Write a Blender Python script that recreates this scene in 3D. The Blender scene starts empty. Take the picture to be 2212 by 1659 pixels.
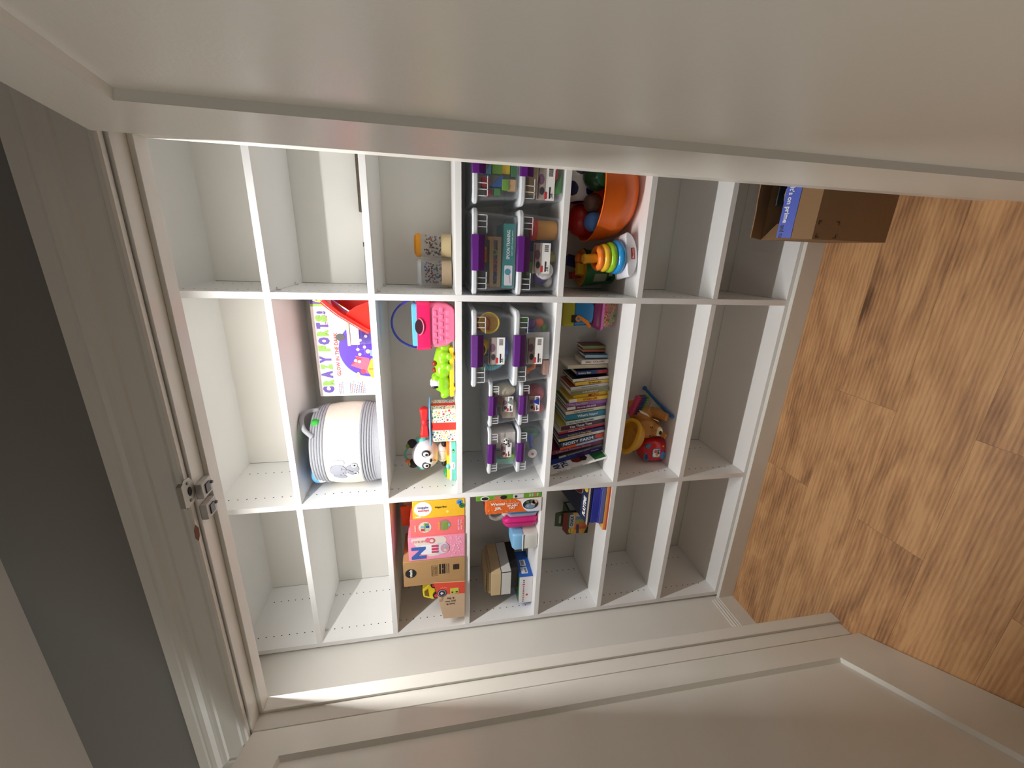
import bpy, math, random
from mathutils import Vector, Matrix
PI = math.pi
random.seed(7)
SC = bpy.context.scene
COL = SC.collection

# ---------------------------------------------------------------- camera
F_PX, PIT, YAW, ROL = 881.1, -0.1842, -0.3277, -0.0243
CAM = Vector((0.5975, -1.468, 1.5262))
fw = Vector((math.sin(YAW)*math.cos(PIT), math.cos(YAW)*math.cos(PIT), math.sin(PIT)))
rt = Vector((math.cos(YAW), -math.sin(YAW), 0)); up = rt.cross(fw)
r2 = rt*math.cos(ROL) + up*math.sin(ROL); u2 = -rt*math.sin(ROL) + up*math.cos(ROL)
cam = bpy.data.cameras.new('camera'); cob = bpy.data.objects.new('camera', cam); COL.objects.link(cob)
X, Y, Z = -u2, r2, -fw                                   # the photo lies on its side: world up points to its left edge
cob.matrix_world = Matrix(((X.x, Y.x, Z.x, CAM.x), (X.y, Y.y, Z.y, CAM.y), (X.z, Y.z, Z.z, CAM.z), (0, 0, 0, 1)))
cam.sensor_fit = 'HORIZONTAL'; cam.sensor_width = 36; cam.lens = F_PX/2212*36
cam.clip_start = 0.01
SC.camera = cob
# ---------------------------------------------------------------- light
SC.view_settings.view_transform = 'Standard'; SC.view_settings.look = 'None'
SC.view_settings.gamma = 1; SC.view_settings.use_curve_mapping = False
SC.view_settings.exposure = 0.28
SC.cycles.max_bounces = 14; SC.cycles.diffuse_bounces = 9; SC.cycles.glossy_bounces = 4
SC.cycles.transparent_max_bounces = 24; SC.cycles.transmission_bounces = 8
W = bpy.data.worlds.new('world'); SC.world = W; W.use_nodes = True
W.node_tree.nodes['Background'].inputs[0].default_value = (0.92, 0.98, 1.0, 1)
W.node_tree.nodes['Background'].inputs[1].default_value = 0.10
def area(name, loc, target, sx, sy, power, col):
    l = bpy.data.lights.new(name, 'AREA'); l.shape = 'RECTANGLE'; l.size = sx; l.size_y = sy
    l.energy = power; l.color = col
    o = bpy.data.objects.new(name, l); COL.objects.link(o); o.location = loc
    o.rotation_euler = (Vector(target)-Vector(loc)).to_track_quat('-Z', 'Y').to_euler(); return o
area('closet_strip_light', (0.02, -0.446, 2.19), (0.02, -0.22, 1.2), 1.2, 0.02, 15.5, (1.0, 0.985, 0.972))
area('room_top_fill', (-0.6, -2.6, 2.42), (-0.5, -1.6, 0.0), 0.6, 0.6, 4.0, (0.97, 1.0, 0.97))  # added overhead fill that lifts the dim room, not a known ceiling lamp
area('room_side_fill', (-2.45, -2.05, 0.95), (0.8, -1.1, 0.8), 1.2, 1.1, 18.0, (0.98, 0.99, 0.965))  # added low side fill to brighten right door and floor, no known window

# ---------------------------------------------------------------- materials
def lin(c):
    c /= 255.0
    return c/12.92 if c <= 0.04045 else ((c+0.055)/1.055)**2.4
MATS = {}
def M(name, rgb, rough=0.5, var=0.04, scale=30, bump=0.0, metal=0.0, coat=0.0, bscale=None, spec=0.5):
    if name in MATS: return MATS[name]
    m = bpy.data.materials.new(name); m.use_nodes = True; nt = m.node_tree; N = nt.nodes; L = nt.links
    b = N['Principled BSDF']; c = [lin(v) for v in rgb]
    tc = N.new('ShaderNodeTexCoord'); nz = N.new('ShaderNodeTexNoise'); nz.inputs['Scale'].default_value = scale
    nz.inputs['Detail'].default_value = 4; L.new(tc.outputs['Object'], nz.inputs['Vector'])
    mx = N.new('ShaderNodeMix'); mx.data_type = 'RGBA'
    mx.inputs['A'].default_value = (*[v*(1-var) for v in c], 1); mx.inputs['B'].default_value = (*[min(1, v*(1+var)) for v in c], 1)
    L.new(nz.outputs['Fac'], mx.inputs['Factor']); L.new(mx.outputs['Result'], b.inputs['Base Color'])
    b.inputs['Roughness'].default_value = rough; b.inputs['Metallic'].default_value = metal
    b.inputs['Coat Weight'].default_value = coat; b.inputs['Specular IOR Level'].default_value = spec
    if bump:
        n2 = N.new('ShaderNodeTexNoise'); n2.inputs['Scale'].default_value = bscale or scale*4; n2.inputs['Detail'].default_value = 3
        L.new(tc.outputs['Object'], n2.inputs['Vector'])
        bp = N.new('ShaderNodeBump'); bp.inputs['Strength'].default_value = bump; bp.inputs['Distance'].default_value = 0.002
        L.new(n2.outputs['Fac'], bp.inputs['Height']); L.new(bp.outputs['Normal'], b.inputs['Normal'])
    MATS[name] = m; return m
def clear(name, rgb, alpha, rough=0.12):
    """see-through plastic: part transparent, part tinted gloss"""
    if name in MATS: return MATS[name]
    m = M(name, rgb, rough, 0.03); nt = m.node_tree; N = nt.nodes; L = nt.links
    tr = N.new('ShaderNodeBsdfTransparent'); c = [lin(v) for v in rgb]; k_ = 0.1 if alpha < 0.1 else 0.5; tr.inputs[0].default_value = (*[1-k_+k_*v for v in c], 1)
    lw = N.new('ShaderNodeLayerWeight'); lw.inputs['Blend'].default_value = 0.25
    mr = N.new('ShaderNodeMapRange'); mr.inputs['To Min'].default_value = alpha; mr.inputs['To Max'].default_value = min(1, alpha+(0.30 if alpha < 0.1 else 0.45))
    mx = N.new('ShaderNodeMixShader'); out = N['Material Output']
    L.new(lw.outputs['Facing'], mr.inputs['Value']); L.new(mr.outputs['Result'], mx.inputs['Fac'])
    L.new(tr.outputs[0], mx.inputs[1]); L.new(N['Principled BSDF'].outputs[0], mx.inputs[2]); L.new(mx.outputs[0], out.inputs['Surface'])
    return m
PAL = {}
def C(r, g, b, rough=0.45, coat=0.0):
    k = '%d_%d_%d_%d' % (r, g, b, rough*100)
    return M('tone_'+k, (r, g, b), rough, 0.05, 60, coat=coat)
WHITE = M('white_laminate', (237, 237, 236), 0.38, 0.015, 12, 0.06, bscale=500)
PAINT = M('warm_white_door_paint', (223, 221, 211), 0.26, 0.02, 6, 0.10, bscale=160)
TRIM = M('trim_paint', (224, 221, 212), 0.32, 0.02, 8, 0.06, bscale=200)
WALLC = M('closet_wall_paint', (228, 226, 219), 0.6, 0.02, 5, 0.10, bscale=220)
WALLR = M('room_wall_grey_paint', (132, 129, 124), 0.65, 0.02, 5, 0.10, bscale=220)
CEIL = M('ceiling_paint', (215, 208, 198), 0.8, 0.02, 5, 0.10, bscale=180)
HOLE = M('hole_shadow_black', (30, 28, 26), 0.9)
KRAFT = M('kraft_cardboard', (176, 138, 92), 0.8, 0.07, 25, 0.15, bscale=120)
KRAFT2 = M('pale_kraft_card', (205, 176, 146), 0.8, 0.05, 25, 0.1)
PAPER = M('page_edges', (226, 220, 204), 0.85, 0.10, 300)
BLACK = C(22, 21, 24)
WHT = M('white_print', (245, 244, 242), 0.4, 0.01)
PURPLE = M('purple_latch_plastic', (86, 26, 112), 0.30, 0.03)
CLEARB = clear('clear_bin_plastic', (226, 230, 236), 0.025, 0.12)
LIDM = clear('frosted_lid_plastic', (232, 236, 240), 0.72, 0.3)
STEEL = M('brushed_steel', (150, 146, 138), 0.42, 0.05, metal=0.9)

def floor_mat():
    m = bpy.data.materials.new('oak_vinyl_planks'); m.use_nodes = True; nt = m.node_tree; N = nt.nodes; L = nt.links
    b = N['Principled BSDF']; b.inputs['Roughness'].default_value = 0.42; b.inputs['Specular IOR Level'].default_value = 0.35
    def nd(t, **k):
        n = N.new(t)
        for a, v in k.items(): setattr(n, a, v)
        return n
    def ma(op, a, b_=None, c=None):
        n = nd('ShaderNodeMath', operation=op)
        for i, v in enumerate((a, b_, c)):
            if v is None: continue
            if isinstance(v, (int, float)): n.inputs[i].default_value = v
            else: L.new(v, n.inputs[i])
        return n.outputs[0]
    tc = nd('ShaderNodeTexCoord'); sp = nd('ShaderNodeSeparateXYZ'); L.new(tc.outputs['Object'], sp.inputs[0])
    x, y = sp.outputs['X'], sp.outputs['Y']
    PW, PL = 0.2165, 1.22
    ry = ma('DIVIDE', ma('ADD', y, 0.0175+PW*20), PW); row = ma('FLOOR', ry); fy = ma('FRACT', ry)
    # row joints: staggered so that the three joints of the photograph fall where they are
    par = ma('MODULO', row, 2.0)                                     # 0 or 1
    off = ma('ADD', ma('MULTIPLY', par, 0.43), ma('MULTIPLY', ma('MODULO', row, 3.0), 0.0))
    rx = ma('DIVIDE', ma('ADD', ma('ADD', x, 20*PL-0.12), off), PL); colm = ma('FLOOR', rx); fx = ma('FRACT', rx)
    cid = nd('ShaderNodeCombineXYZ'); L.new(row, cid.inputs[0]); L.new(colm, cid.inputs[1])
    wn = nd('ShaderNodeTexWhiteNoise', noise_dimensions='3D'); L.new(cid.outputs[0], wn.inputs['Vector'])
    wsp = nd('ShaderNodeSeparateColor'); L.new(wn.outputs['Color'], wsp.inputs[0])
    # stretched grain coordinates, shifted per plank
    gx = ma('ADD', ma('MULTIPLY', x, 1.0), ma('MULTIPLY', wsp.outputs[0], 37.0)); gy = ma('ADD', y, ma('MULTIPLY', wsp.outputs[1], 11.0))
    def noise(sx, sy, sc, det, dist=0.0, rough=0.55):
        cv = nd('ShaderNodeCombineXYZ'); L.new(ma('MULTIPLY', gx, sx), cv.inputs[0]); L.new(ma('MULTIPLY', gy, sy), cv.inputs[1])
        n = nd('ShaderNodeTexNoise'); n.inputs['Scale'].default_value = sc; n.inputs['Detail'].default_value = det
        n.inputs['Distortion'].default_value = dist; n.inputs['Roughness'].default_value = rough; L.new(cv.outputs[0], n.inputs['Vector']); return n.outputs['Fac']
    big = noise(1.0, 3.2, 2.3, 3, 1.4); mid = noise(1.0, 8.0, 4.2, 9, 1.3, 0.72); fine = noise(5.0, 75.0, 3.0, 5, 0.5, 0.7)
    # cathedral rings
    cv = nd('ShaderNodeCombineXYZ'); L.new(ma('MULTIPLY', gx, 0.55), cv.inputs[0]); L.new(ma('MULTIPLY', gy, 4.0), cv.inputs[1])
    wv = nd('ShaderNodeTexWave', wave_type='RINGS'); wv.inputs['Scale'].default_value = 6; wv.inputs['Distortion'].default_value = 5; wv.inputs['Detail'].default_value = 3
    wv.inputs['Detail Scale'].default_value = 1.2; L.new(cv.outputs[0], wv.inputs['Vector'])
    knots = nd('ShaderNodeTexVoronoi'); knots.inputs['Scale'].default_value = 2.6
    kv = nd('ShaderNodeCombineXYZ'); L.new(ma('MULTIPLY', gx, 0.7), kv.inputs[0]); L.new(ma('MULTIPLY', gy, 1.6), kv.inputs[1]); L.new(kv.outputs[0], knots.inputs['Vector'])
    kd = nd('ShaderNodeMapRange'); kd.inputs['From Min'].default_value = 0.02; kd.inputs['From Max'].default_value = 0.16; kd.inputs['To Min'].default_value = 0.38; kd.inputs['To Max'].default_value = 0.0
    L.new(knots.outputs['Distance'], kd.inputs['Value'])
    v = ma('ADD', ma('MULTIPLY', big, 0.62), ma('MULTIPLY', mid, 0.50)); v = ma('ADD', v, ma('MULTIPLY', fine, 0.26)); v = ma('ADD', v, ma('MULTIPLY', wv.outputs['Fac'], 0.11))
    v = ma('ADD', v, ma('ADD', ma('MULTIPLY', wsp.outputs[2], 0.10), 0.055)); v = ma('SUBTRACT', v, kd.outputs[0])
    rp = nd('ShaderNodeValToRGB'); L.new(ma('SUBTRACT', v, 0.300), rp.inputs[0]); e = rp.color_ramp.elements
    def cc(r, g, b_): return (lin(r), lin(g), lin(b_), 1)
    e[0].position = 0.22; e[0].color = cc(104, 74, 50); e[1].position = 0.68; e[1].color = cc(206, 160, 112)
    q = e.new(0.37); q.color = cc(148, 108, 76); q = e.new(0.52); q.color = cc(182, 136, 94)
    # seams
    s1 = ma('LESS_THAN', fy, 0.006); s2 = ma('LESS_THAN', fx, 0.0012); seam = ma('MAXIMUM', s1, s2)
    mx = nd('ShaderNodeMix', data_type='RGBA'); L.new(ma('MULTIPLY', seam, 0.55), mx.inputs['Factor']); L.new(rp.outputs[0], mx.inputs['A']); mx.inputs['B'].default_value = cc(95, 66, 42)
    L.new(mx.outputs['Result'], b.inputs['Base Color'])
    bp = nd('ShaderNodeBump'); bp.inputs['Strength'].default_value = 0.25; bp.inputs['Distance'].default_value = 0.001
    L.new(ma('SUBTRACT', v, seam), bp.inputs['Height']); L.new(bp.outputs['Normal'], b.inputs['Normal'])
    return m

# ---------------------------------------------------------------- mesh helpers
def smooth(P, n=5):
    P = [Vector(p) for p in P]; out = []
    for i in range(len(P)-1):
        a = P[max(0, i-1)]; b = P[i]; c = P[i+1]; d = P[min(len(P)-1, i+2)]
        for k in range(n):
            t = k/n; out.append(0.5*((2*b)+(c-a)*t+(2*a-5*b+4*c-d)*t*t+(3*b-a-3*c+d)*t**3))
    return out+[P[-1]]
class MB:
    def __init__(s): s.v = []; s.f = []; s.m = []
    def add(s, vs, fs, m=0):
        o = len(s.v); s.v += [tuple(p) for p in vs]; s.f += [tuple(i+o for i in f) for f in fs]; s.m += [m]*len(fs); return s
    def box(s, x0, x1, y0, y1, z0, z1, m=0):
        x0, x1 = sorted((x0, x1)); y0, y1 = sorted((y0, y1)); z0, z1 = sorted((z0, z1))
        return s.add([(x0,y0,z0),(x1,y0,z0),(x1,y1,z0),(x0,y1,z0),(x0,y0,z1),(x1,y0,z1),(x1,y1,z1),(x0,y1,z1)],
                     [(0,3,2,1),(4,5,6,7),(0,1,5,4),(1,2,6,5),(2,3,7,6),(3,0,4,7)], m)
    def prism(s, pts, a, b, ax='y', m=0):
        n = len(pts)
        if ax == 'y': P = lambda p, d: (p[0], d, p[1])
        elif ax == 'x': P = lambda p, d: (d, p[0], p[1])
        else: P = lambda p, d: (p[0], p[1], d)
        A = sum(pts[i][0]*pts[(i+1)%n][1]-pts[(i+1)%n][0]*pts[i][1] for i in range(n))
        if (A < 0) != (ax == 'y'): pts = pts[::-1]
        a, b = min(a, b), max(a, b)
        vs = [P(p, a) for p in pts]+[P(p, b) for p in pts]
        fs = [tuple(range(n))[::-1], tuple(range(n, 2*n))]+[(i, (i+1)%n, n+(i+1)%n, n+i) for i in range(n)]
        return s.add(vs, fs, m)
    def lathe(s, prof, c=(0,0,0), seg=32, m=0, sx=1, sy=1, ang=None):
        n = len(prof); vs = []; fs = []
        for i in range(seg):
            t = 2*PI*i/seg
            for r, z in prof: vs.append((c[0]+r*math.cos(t)*sx, c[1]+r*math.sin(t)*sy, c[2]+z))
        for i in range(seg):
            j = (i+1) % seg
            for k in range(n-1): fs.append((i*n+k, j*n+k, j*n+k+1, i*n+k+1))
        if prof[0][0] > 1e-6: fs.append(tuple(i*n for i in range(seg))[::-1])
        if prof[-1][0] > 1e-6: fs.append(tuple(i*n+n-1 for i in range(seg)))
        return s.add(vs, fs, m)
    def ell(s, c, r, seg=20, m=0, rot=None):
        if not hasattr(r, '__len__'): r = (r, r, r)
        vs = []; fs = []; nr = max(6, seg//2)
        for i in range(1, nr):
            p = PI*i/nr
            for j in range(seg):
                t = 2*PI*j/seg; vs.append(Vector((r[0]*math.sin(p)*math.cos(t), r[1]*math.sin(p)*math.sin(t), r[2]*math.cos(p))))
        for i in range(nr-2):
            for j in range(seg): fs.append((i*seg+j, (i+1)*seg+j, (i+1)*seg+(j+1)%seg, i*seg+(j+1)%seg))
        vs.append(Vector((0,0,r[2]))); vs.append(Vector((0,0,-r[2]))); a = len(vs)-2
        for j in range(seg): fs.append((a, j, (j+1)%seg)); fs.append((a+1, (nr-2)*seg+(j+1)%seg, (nr-2)*seg+j))
        if rot is not None: vs = [rot @ v for v in vs]
        return s.add([v+Vector(c) for v in vs], fs, m)
    def tube(s, pts, r, seg=10, m=0, closed=False, caps=True, flat=None):
        pts = [Vector(p) for p in pts]; n = len(pts); rings = []
        rr_ = r if hasattr(r, '__len__') else [r]*n
        ref = None
        for i, p in enumerate(pts):
            a = pts[(i-1) % n] if (closed or i > 0) else p; b = pts[(i+1) % n] if (closed or i < n-1) else p
            t = (b-a).normalized()
            if ref is None:
                ref = t.orthogonal().normalized()
                if flat is not None: ref = (Vector(flat)-t*Vector(flat).dot(t)).normalized()
            ref = (ref - t*ref.dot(t)).normalized(); bi = t.cross(ref)
            fl = 0.35 if flat is not None else 1.0
            rings.append([p+ref*math.cos(2*PI*k/seg)*rr_[i]+bi*math.sin(2*PI*k/seg)*rr_[i]*fl for k in range(seg)])
        return s.loft(rings, m, closed, caps)
    def loft(s, rings, m=0, closed=False, caps=True):
        n = len(rings); k = len(rings[0]); vs = [v for r in rings for v in r]; fs = []
        for i in range(n if closed else n-1):
            j = (i+1) % n
            for q in range(k): fs.append((i*k+q, i*k+(q+1)%k, j*k+(q+1)%k, j*k+q))
        if not closed and caps: fs.append(tuple(range(k))[::-1]); fs.append(tuple((n-1)*k+q for q in range(k)))
        return s.add(vs, fs, m)
    def xf(s, mat, start=0):
        s.v[start:] = [tuple(mat @ Vector(v)) for v in s.v[start:]]; return s
    def build(s, name, mats, parent=None, bevel=0, smooth=True, ang=40, solid=0, sub=0, kind=None, label=None):
        me = bpy.data.meshes.new(name); me.from_pydata(s.v, [], s.f); me.validate(); 
        if not isinstance(mats, (list, tuple)): mats = [mats]
        for q in mats: me.materials.append(q)
        if len(me.polygons) == len(s.m): me.polygons.foreach_set('material_index', s.m)
        me.update()
        import bmesh
        bm = bmesh.new(); bm.from_mesh(me); bmesh.ops.recalc_face_normals(bm, faces=bm.faces); bm.to_mesh(me); bm.free()
        if smooth:
            me.polygons.foreach_set('use_smooth', [True]*len(me.polygons)); me.set_sharp_from_angle(angle=math.radians(ang))
        o = bpy.data.objects.new(name, me); COL.objects.link(o)
        if parent: o.parent = parent
        if bevel:
            b = o.modifiers.new('bevel', 'BEVEL'); b.width = bevel; b.segments = 2; b.limit_method = 'ANGLE'; b.angle_limit = math.radians(40)
        if solid:
            q = o.modifiers.new('solid', 'SOLIDIFY'); q.thickness = solid; q.offset = -1
        if kind: o['kind'] = kind
        if label: o['label'] = label
        return o
def thing(name, label, cat, loc=(0,0,0), rot=(0,0,0), group=None):
    o = bpy.data.objects.new(name, None); o.empty_display_size = 0.05; COL.objects.link(o)
    o.location = loc; o.rotation_euler = rot; o['label'] = label; o['category'] = cat
    if group: o['group'] = group
    return o
def tag(o, label, cat, group=None, kind=None, loc=None, rot=None):
    o['label'] = label; o['category'] = cat
    if group: o['group'] = group
    if kind: o['kind'] = kind
    if loc: o.location = loc
    if rot: o.rotation_euler = rot
    return o
def struct(o): o['kind'] = 'structure'; return o
def rr(x0, x1, z0, z1, r, n=4):
    P = []
    for cx, cz, a in ((x1-r, z1-r, 0), (x0+r, z1-r, 90), (x0+r, z0+r, 180), (x1-r, z0+r, 270)):
        for i in range(n+1):
            t = math.radians(a+90*i/n); P.append((cx+r*math.cos(t), cz+r*math.sin(t)))
    return P
def disc(cx, cz, r, n=20, rz=None, a0=0): return [(cx+r*math.cos(a0+2*PI*i/n), cz+(rz or r)*math.sin(a0+2*PI*i/n)) for i in range(n)]
def rr3(x0, x1, y0, y1, z, r, n=4): return [Vector((a, b, z)) for a, b in rr(x0, x1, y0, y1, r, n)]
def dec(mb, pts, m, y=0.0, t=0.0008): return mb.prism(pts, y-t, y+0.0004, 'y', m)
DIRS = {'n': ((1,0,0), (0,0,1)), 'down': ((0,0,-1), (1,0,0)), 'up': ((0,0,1), (-1,0,0)), 'flip': ((-1,0,0), (0,0,-1))}
def txt(parent, s, c, w, h, mat, d='n', name='lettering', bold=0.0, depth=0.0004, R=None, U=None):
    """real letter shapes lying on a surface: centre c, fitted into w x h, read along R with U up"""
    cu = bpy.data.curves.new('t', 'FONT'); cu.body = s; cu.align_x = 'CENTER'; cu.align_y = 'CENTER'; cu.size = 1
    cu.offset = bold; cu.extrude = 0.02; cu.resolution_u = 2
    to = bpy.data.objects.new('t', cu); COL.objects.link(to)
    dg = bpy.context.evaluated_depsgraph_get(); me = bpy.data.meshes.new_from_object(to.evaluated_get(dg))
    bpy.data.objects.remove(to); bpy.data.curves.remove(cu)
    xs = [v.co.x for v in me.vertices]; ys = [v.co.y for v in me.vertices]
    if R is None: R, U = DIRS[d]
    R, U = Vector(R).normalized(), Vector(U).normalized(); Nn = R.cross(U)
    cx, cy = (max(xs)+min(xs))/2, (max(ys)+min(ys))/2; sx = w/(max(xs)-min(xs)); sy = h/(max(ys)-min(ys))
    for v in me.vertices: v.co = Vector(c)+R*((v.co.x-cx)*sx)+U*((v.co.y-cy)*sy)+Nn*((v.co.z/0.02)*depth/2+depth*1.4)
    me.materials.clear(); me.materials.append(mat); me.name = name
    o = bpy.data.objects.new(name, me); COL.objects.link(o); o.parent = parent; return o

# ---------------------------------------------------------------- dimensions of the built-in
XA, XB, XC = -1.0897, -0.3962, 0.4114; TH = 0.0216; D = 0.358; XE = 1.105
XM0, XR0 = XB+TH, XC+TH
S = dict(s1=2.07, s2=1.7448, s3=1.4509, s4=1.0795, s5=0.7643, s6=0.4398, s7=0.10, l3=1.419, l4=1.0872)
JL, JR, HZ = -0.744, 0.780, 2.065; YB, YF = -0.473, -0.565
WXL, WXR, CZ = -1.130, 1.145, 2.463

# floor, walls, ceiling
struct(MB().box(-2.6, 2.8, -3.6, 0.42, -0.05, 0.0).build('floor', floor_mat()))
struct(MB().box(-2.6, 2.8, -3.6, 0.42, CZ, CZ+0.05).build('ceiling', CEIL))
m = MB(); m.box(-2.6, JL-0.018, YF, YB, 0, CZ); m.box(JR+0.018, 2.8, YF, YB, 0, CZ); m.box(JL-0.018, JR+0.018, YF, YB, HZ+0.018, CZ)
struct(m.build('wall_front', WALLR, smooth=False))
struct(MB().box(WXL-0.05, WXL, YB, 0.42, 0, CZ).build('wall_left', WALLC))
struct(MB().box(WXR, WXR+0.05, YB, 0.42, 0, CZ).build('wall_right', WALLC))
struct(MB().box(WXL-0.05, WXR+0.05, 0.385, 0.42, 0, CZ).build('wall_back', WALLC))
struct(MB().box(-2.65, -2.6, -3.6, YF, 0, CZ).build('wall_room_left', WALLR))
struct(MB().box(2.8, 2.85, -3.6, YF, 0, CZ).build('wall_room_right', WALLR))
# baseboards inside the closet
def baseboard(name, x, sgn, y0, y1):
    p = [(0, 0), (0.014, 0), (0.014, 0.083), (0.011, 0.087), (0.0115, 0.094), (0.008, 0.098), (0.009, 0.107), (0.005, 0.112), (0.0045, 0.12), (0, 0.121)]
    m = MB(); vs = [[Vector((x+sgn*a, yy, z)) for a, z in p] for yy in (y0, y1)]; m.loft(vs)
    return struct(m.build(name, TRIM, smooth=False))
baseboard('baseboard_left', WXL, 1, YB, -0.0185); baseboard('baseboard_right', WXR, -1, YB, -0.0185)
# jamb with stop, head included
m = MB()
m.box(JL-0.018, JL, YF+0.003, YB, 0, HZ+0.018); m.box(JR, JR+0.018, YF+0.003, YB, 0, HZ+0.018); m.box(JL, JR, YF+0.003, YB, HZ, HZ+0.018)
m.box(JL, JL+0.010, -0.515, YB, 0, HZ-0.010); m.box(JR-0.010, JR, -0.515, YB, 0, HZ-0.010); m.box(JL, JR, -0.515, YB, HZ-0.010, HZ)
struct(m.build('trim_1', TRIM, bevel=0.0015))
# moulded casing round the opening, room side
prof = [(0.006, 0), (0.006, -0.012), (0.010, -0.0155), (0.018, -0.016), (0.021, -0.013), (0.025, -0.0165), (0.045, -0.0175), (0.062, -0.0175), (0.066, -0.021), (0.074, -0.0215),
        (0.080, -0.024), (0.089, -0.0295), (0.098, -0.031), (0.104, -0.029), (0.108, -0.031), (0.130, -0.031), (0.130, 0)]
m = MB(); rings = []
for o, y in prof:
    rings.append([Vector((JL-o, YF+y, 0)), Vector((JL-o, YF+y, HZ+o)), Vector((JR+o, YF+y, HZ+o)), Vector((JR+o, YF+y, 0))])
vs = [v for r in rings for v in r]; fs = []
for i in range(len(rings)-1):
    for k in range(3): fs.append((i*4+k, i*4+k+1, (i+1)*4+k+1, (i+1)*4+k))
m.add(vs, fs); struct(m.build('trim_2', TRIM, smooth=False))

# doors: hollow-core doors with one long flat recessed panel
def door(name, hx, hy, ang, side):
    """side +1: closet face on local -y ; local x runs from the hinge to the free edge"""
    w, h, t = 0.757, 2.045, 0.035
    o = bpy.data.objects.new(name, None); COL.objects.link(o); o.location = (hx, hy, 0.006); o.rotation_euler = (0, 0, ang); struct(o)
    st, z0, z1 = 0.112, 0.215, h-0.105; rc = 0.013
    y0 = 0.0; y1 = side*t
    m = MB(); m.box(0, st, y0, y1, 0, h); m.box(w-st, w, y0, y1, 0, h); m.box(st, w-st, y0, y1, 0, z0); m.box(st, w-st, y0, y1, z1, h)
    m.build('door_frame', PAINT, o, smooth=False)
    # bevelled sticking plus flat field
    m = MB(); a = side*rc; b = side*(t-rc)
    for ya, yb in ((y0+side*0.0005, a), (y1-side*0.0005, b)):
        s_ = 0.006
        A = [(st, ya, z0), (w-st, ya, z0), (w-st, ya, z1), (st, ya, z1)]; B = [(st+s_, yb, z0+s_), (w-st-s_, yb, z0+s_), (w-st-s_, yb, z1-s_), (st+s_, yb, z1-s_)]
        m.add(A+B, [(0,1,5,4), (1,2,6,5), (2,3,7,6), (3,0,4,7), (4,5,6,7)])
    m.build('door_panel', PAINT, o, smooth=False)
    for z in (0.28, 1.05, 1.80):
        m = MB(); m.lathe([(0, -0.045), (0.006, -0.045), (0.006, 0.045), (0, 0.045)], (-0.008, side*t+side*0.004, z), 12); m.box(-0.010, 0.0, side*t*0.25, side*t+side*0.001, z-0.045, z+0.045)
        m.build('hinge', TRIM, o)
    return o
door('door_1', -0.7095, -0.5875, math.atan2(-0.897, 0.442), -1)
door('door_2', 0.7490, -0.6250, math.radians(-80.55), 1)

# hardware on the head jamb
t = thing('strike_plate', 'steel strike plate with two screws under the door head', 'strike plate', (0.066, -0.590, HZ))
pl = [(-0.034, -0.012), (0.030, -0.012), (0.034, -0.004), (0.030, 0.014), (0.014, 0.026), (-0.014, 0.026), (-0.030, 0.014)]
m = MB(); m.prism([(x, y+0.002) for x, y in pl], -0.0025, -0.0005, 'z'); m.prism([(-0.030, -0.010), (0.030, -0.010), (0.026, -0.019), (-0.026, -0.019)], -0.004, 0.006, 'z'); m.build('plate', STEEL, t, bevel=0.0005)
MB().prism(disc(0, 0.008, 0.011, 12, 0.007), -0.0032, -0.0022, 'z').build('latch_hole', HOLE, t)
for x in (-0.021, 0.021):
    m = MB(); m.lathe([(0, -0.0045), (0.0035, -0.004), (0.0042, -0.0025)], (x, 0.006, 0), 12); m.build('screw', C(120, 116, 110, 0.3), t)
for i, x in enumerate((0.049, -0.006)):
    t = thing('ball_catch', ('square plastic ball catch nearer the strike plate', 'square plastic ball catch nearer the bare drilled hole')[i], 'door catch', (x, -0.5385, HZ-0.0005), group='catches under the door head')
    m = MB(); m.box(-0.019, 0.019, -0.022, 0.020, -0.014, 0.0); m.build('housing', C(196, 194, 190), t, bevel=0.0015)
    m = MB(); m.box(-0.012, 0.012, -0.010, 0.008, -0.0165, -0.0135); m.build('magnet', C(38, 37, 36, 0.3), t, bevel=0.0006)
    m = MB(); m.lathe([(0, -0.0195), (0.0035, -0.0185), (0.0045, -0.014)], (0.004, 0.015, 0), 12); m.build('screw', C(120, 116, 110, 0.3), t)
o = MB().prism([(0.018, 0.0), (0.004, 0.008), (-0.014, 0.006), (-0.024, -0.002), (-0.012, -0.009), (0.008, -0.008)], -0.0012, -0.0002, 'z').build('latch_bore', M('raw_wood_bore', (120, 70, 44), 0.9, 0.3, 200))
tag(o, 'rough drilled brown hole in the painted door head', 'hole', loc=(-0.035, -0.588, HZ))

# ---------------------------------------------------------------- bookcase
bc = thing('bookcase', 'tall white built-in bookcase with three columns of shelves', 'bookcase', (0, 0, 0))
def side(name, x0, x1, holes):
    m = MB(); m.box(x0, x1, 0, D, 0, 2.3673)
    for sgn in holes:
        xs = x1 if sgn > 0 else x0
        for y in (0.065, 0.262):
            z = 1.6896-0.032*48
            while z < 2.34:
                if z > 0.13 and min(abs(z-v+TH/2) for v in S.values()) > 0.016:
                    pts = [(y+0.0027*math.cos(PI*i/4), z+0.0027*math.sin(PI*i/4)) for i in range(8)]
                    m.prism(pts, xs, xs+sgn*0.0003, 'x', 1)
                z += 0.032
    return m.build(name, [WHITE, HOLE], bc, smooth=False)
side('side_panel', XA-TH, XA, (1,)); side('divider', XB, XB+TH, (1, -1)); side('divider', XC, XC+TH, (1, -1)); side('side_panel', XE, XE+TH, (-1,))
MB().box(XA-TH, XE+TH, 0, D, 2.3673, 2.3673+TH).build('top_panel', WHITE, bc)
cols = [(XA, XB, ('s1','s2','l3','l4','s5','s6')), (XM0, XC, ('s1','s2','s3','s4','s5','s6')), (XR0, XE, ('s1','s2','s3','s4','s5','s6'))]
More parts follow.
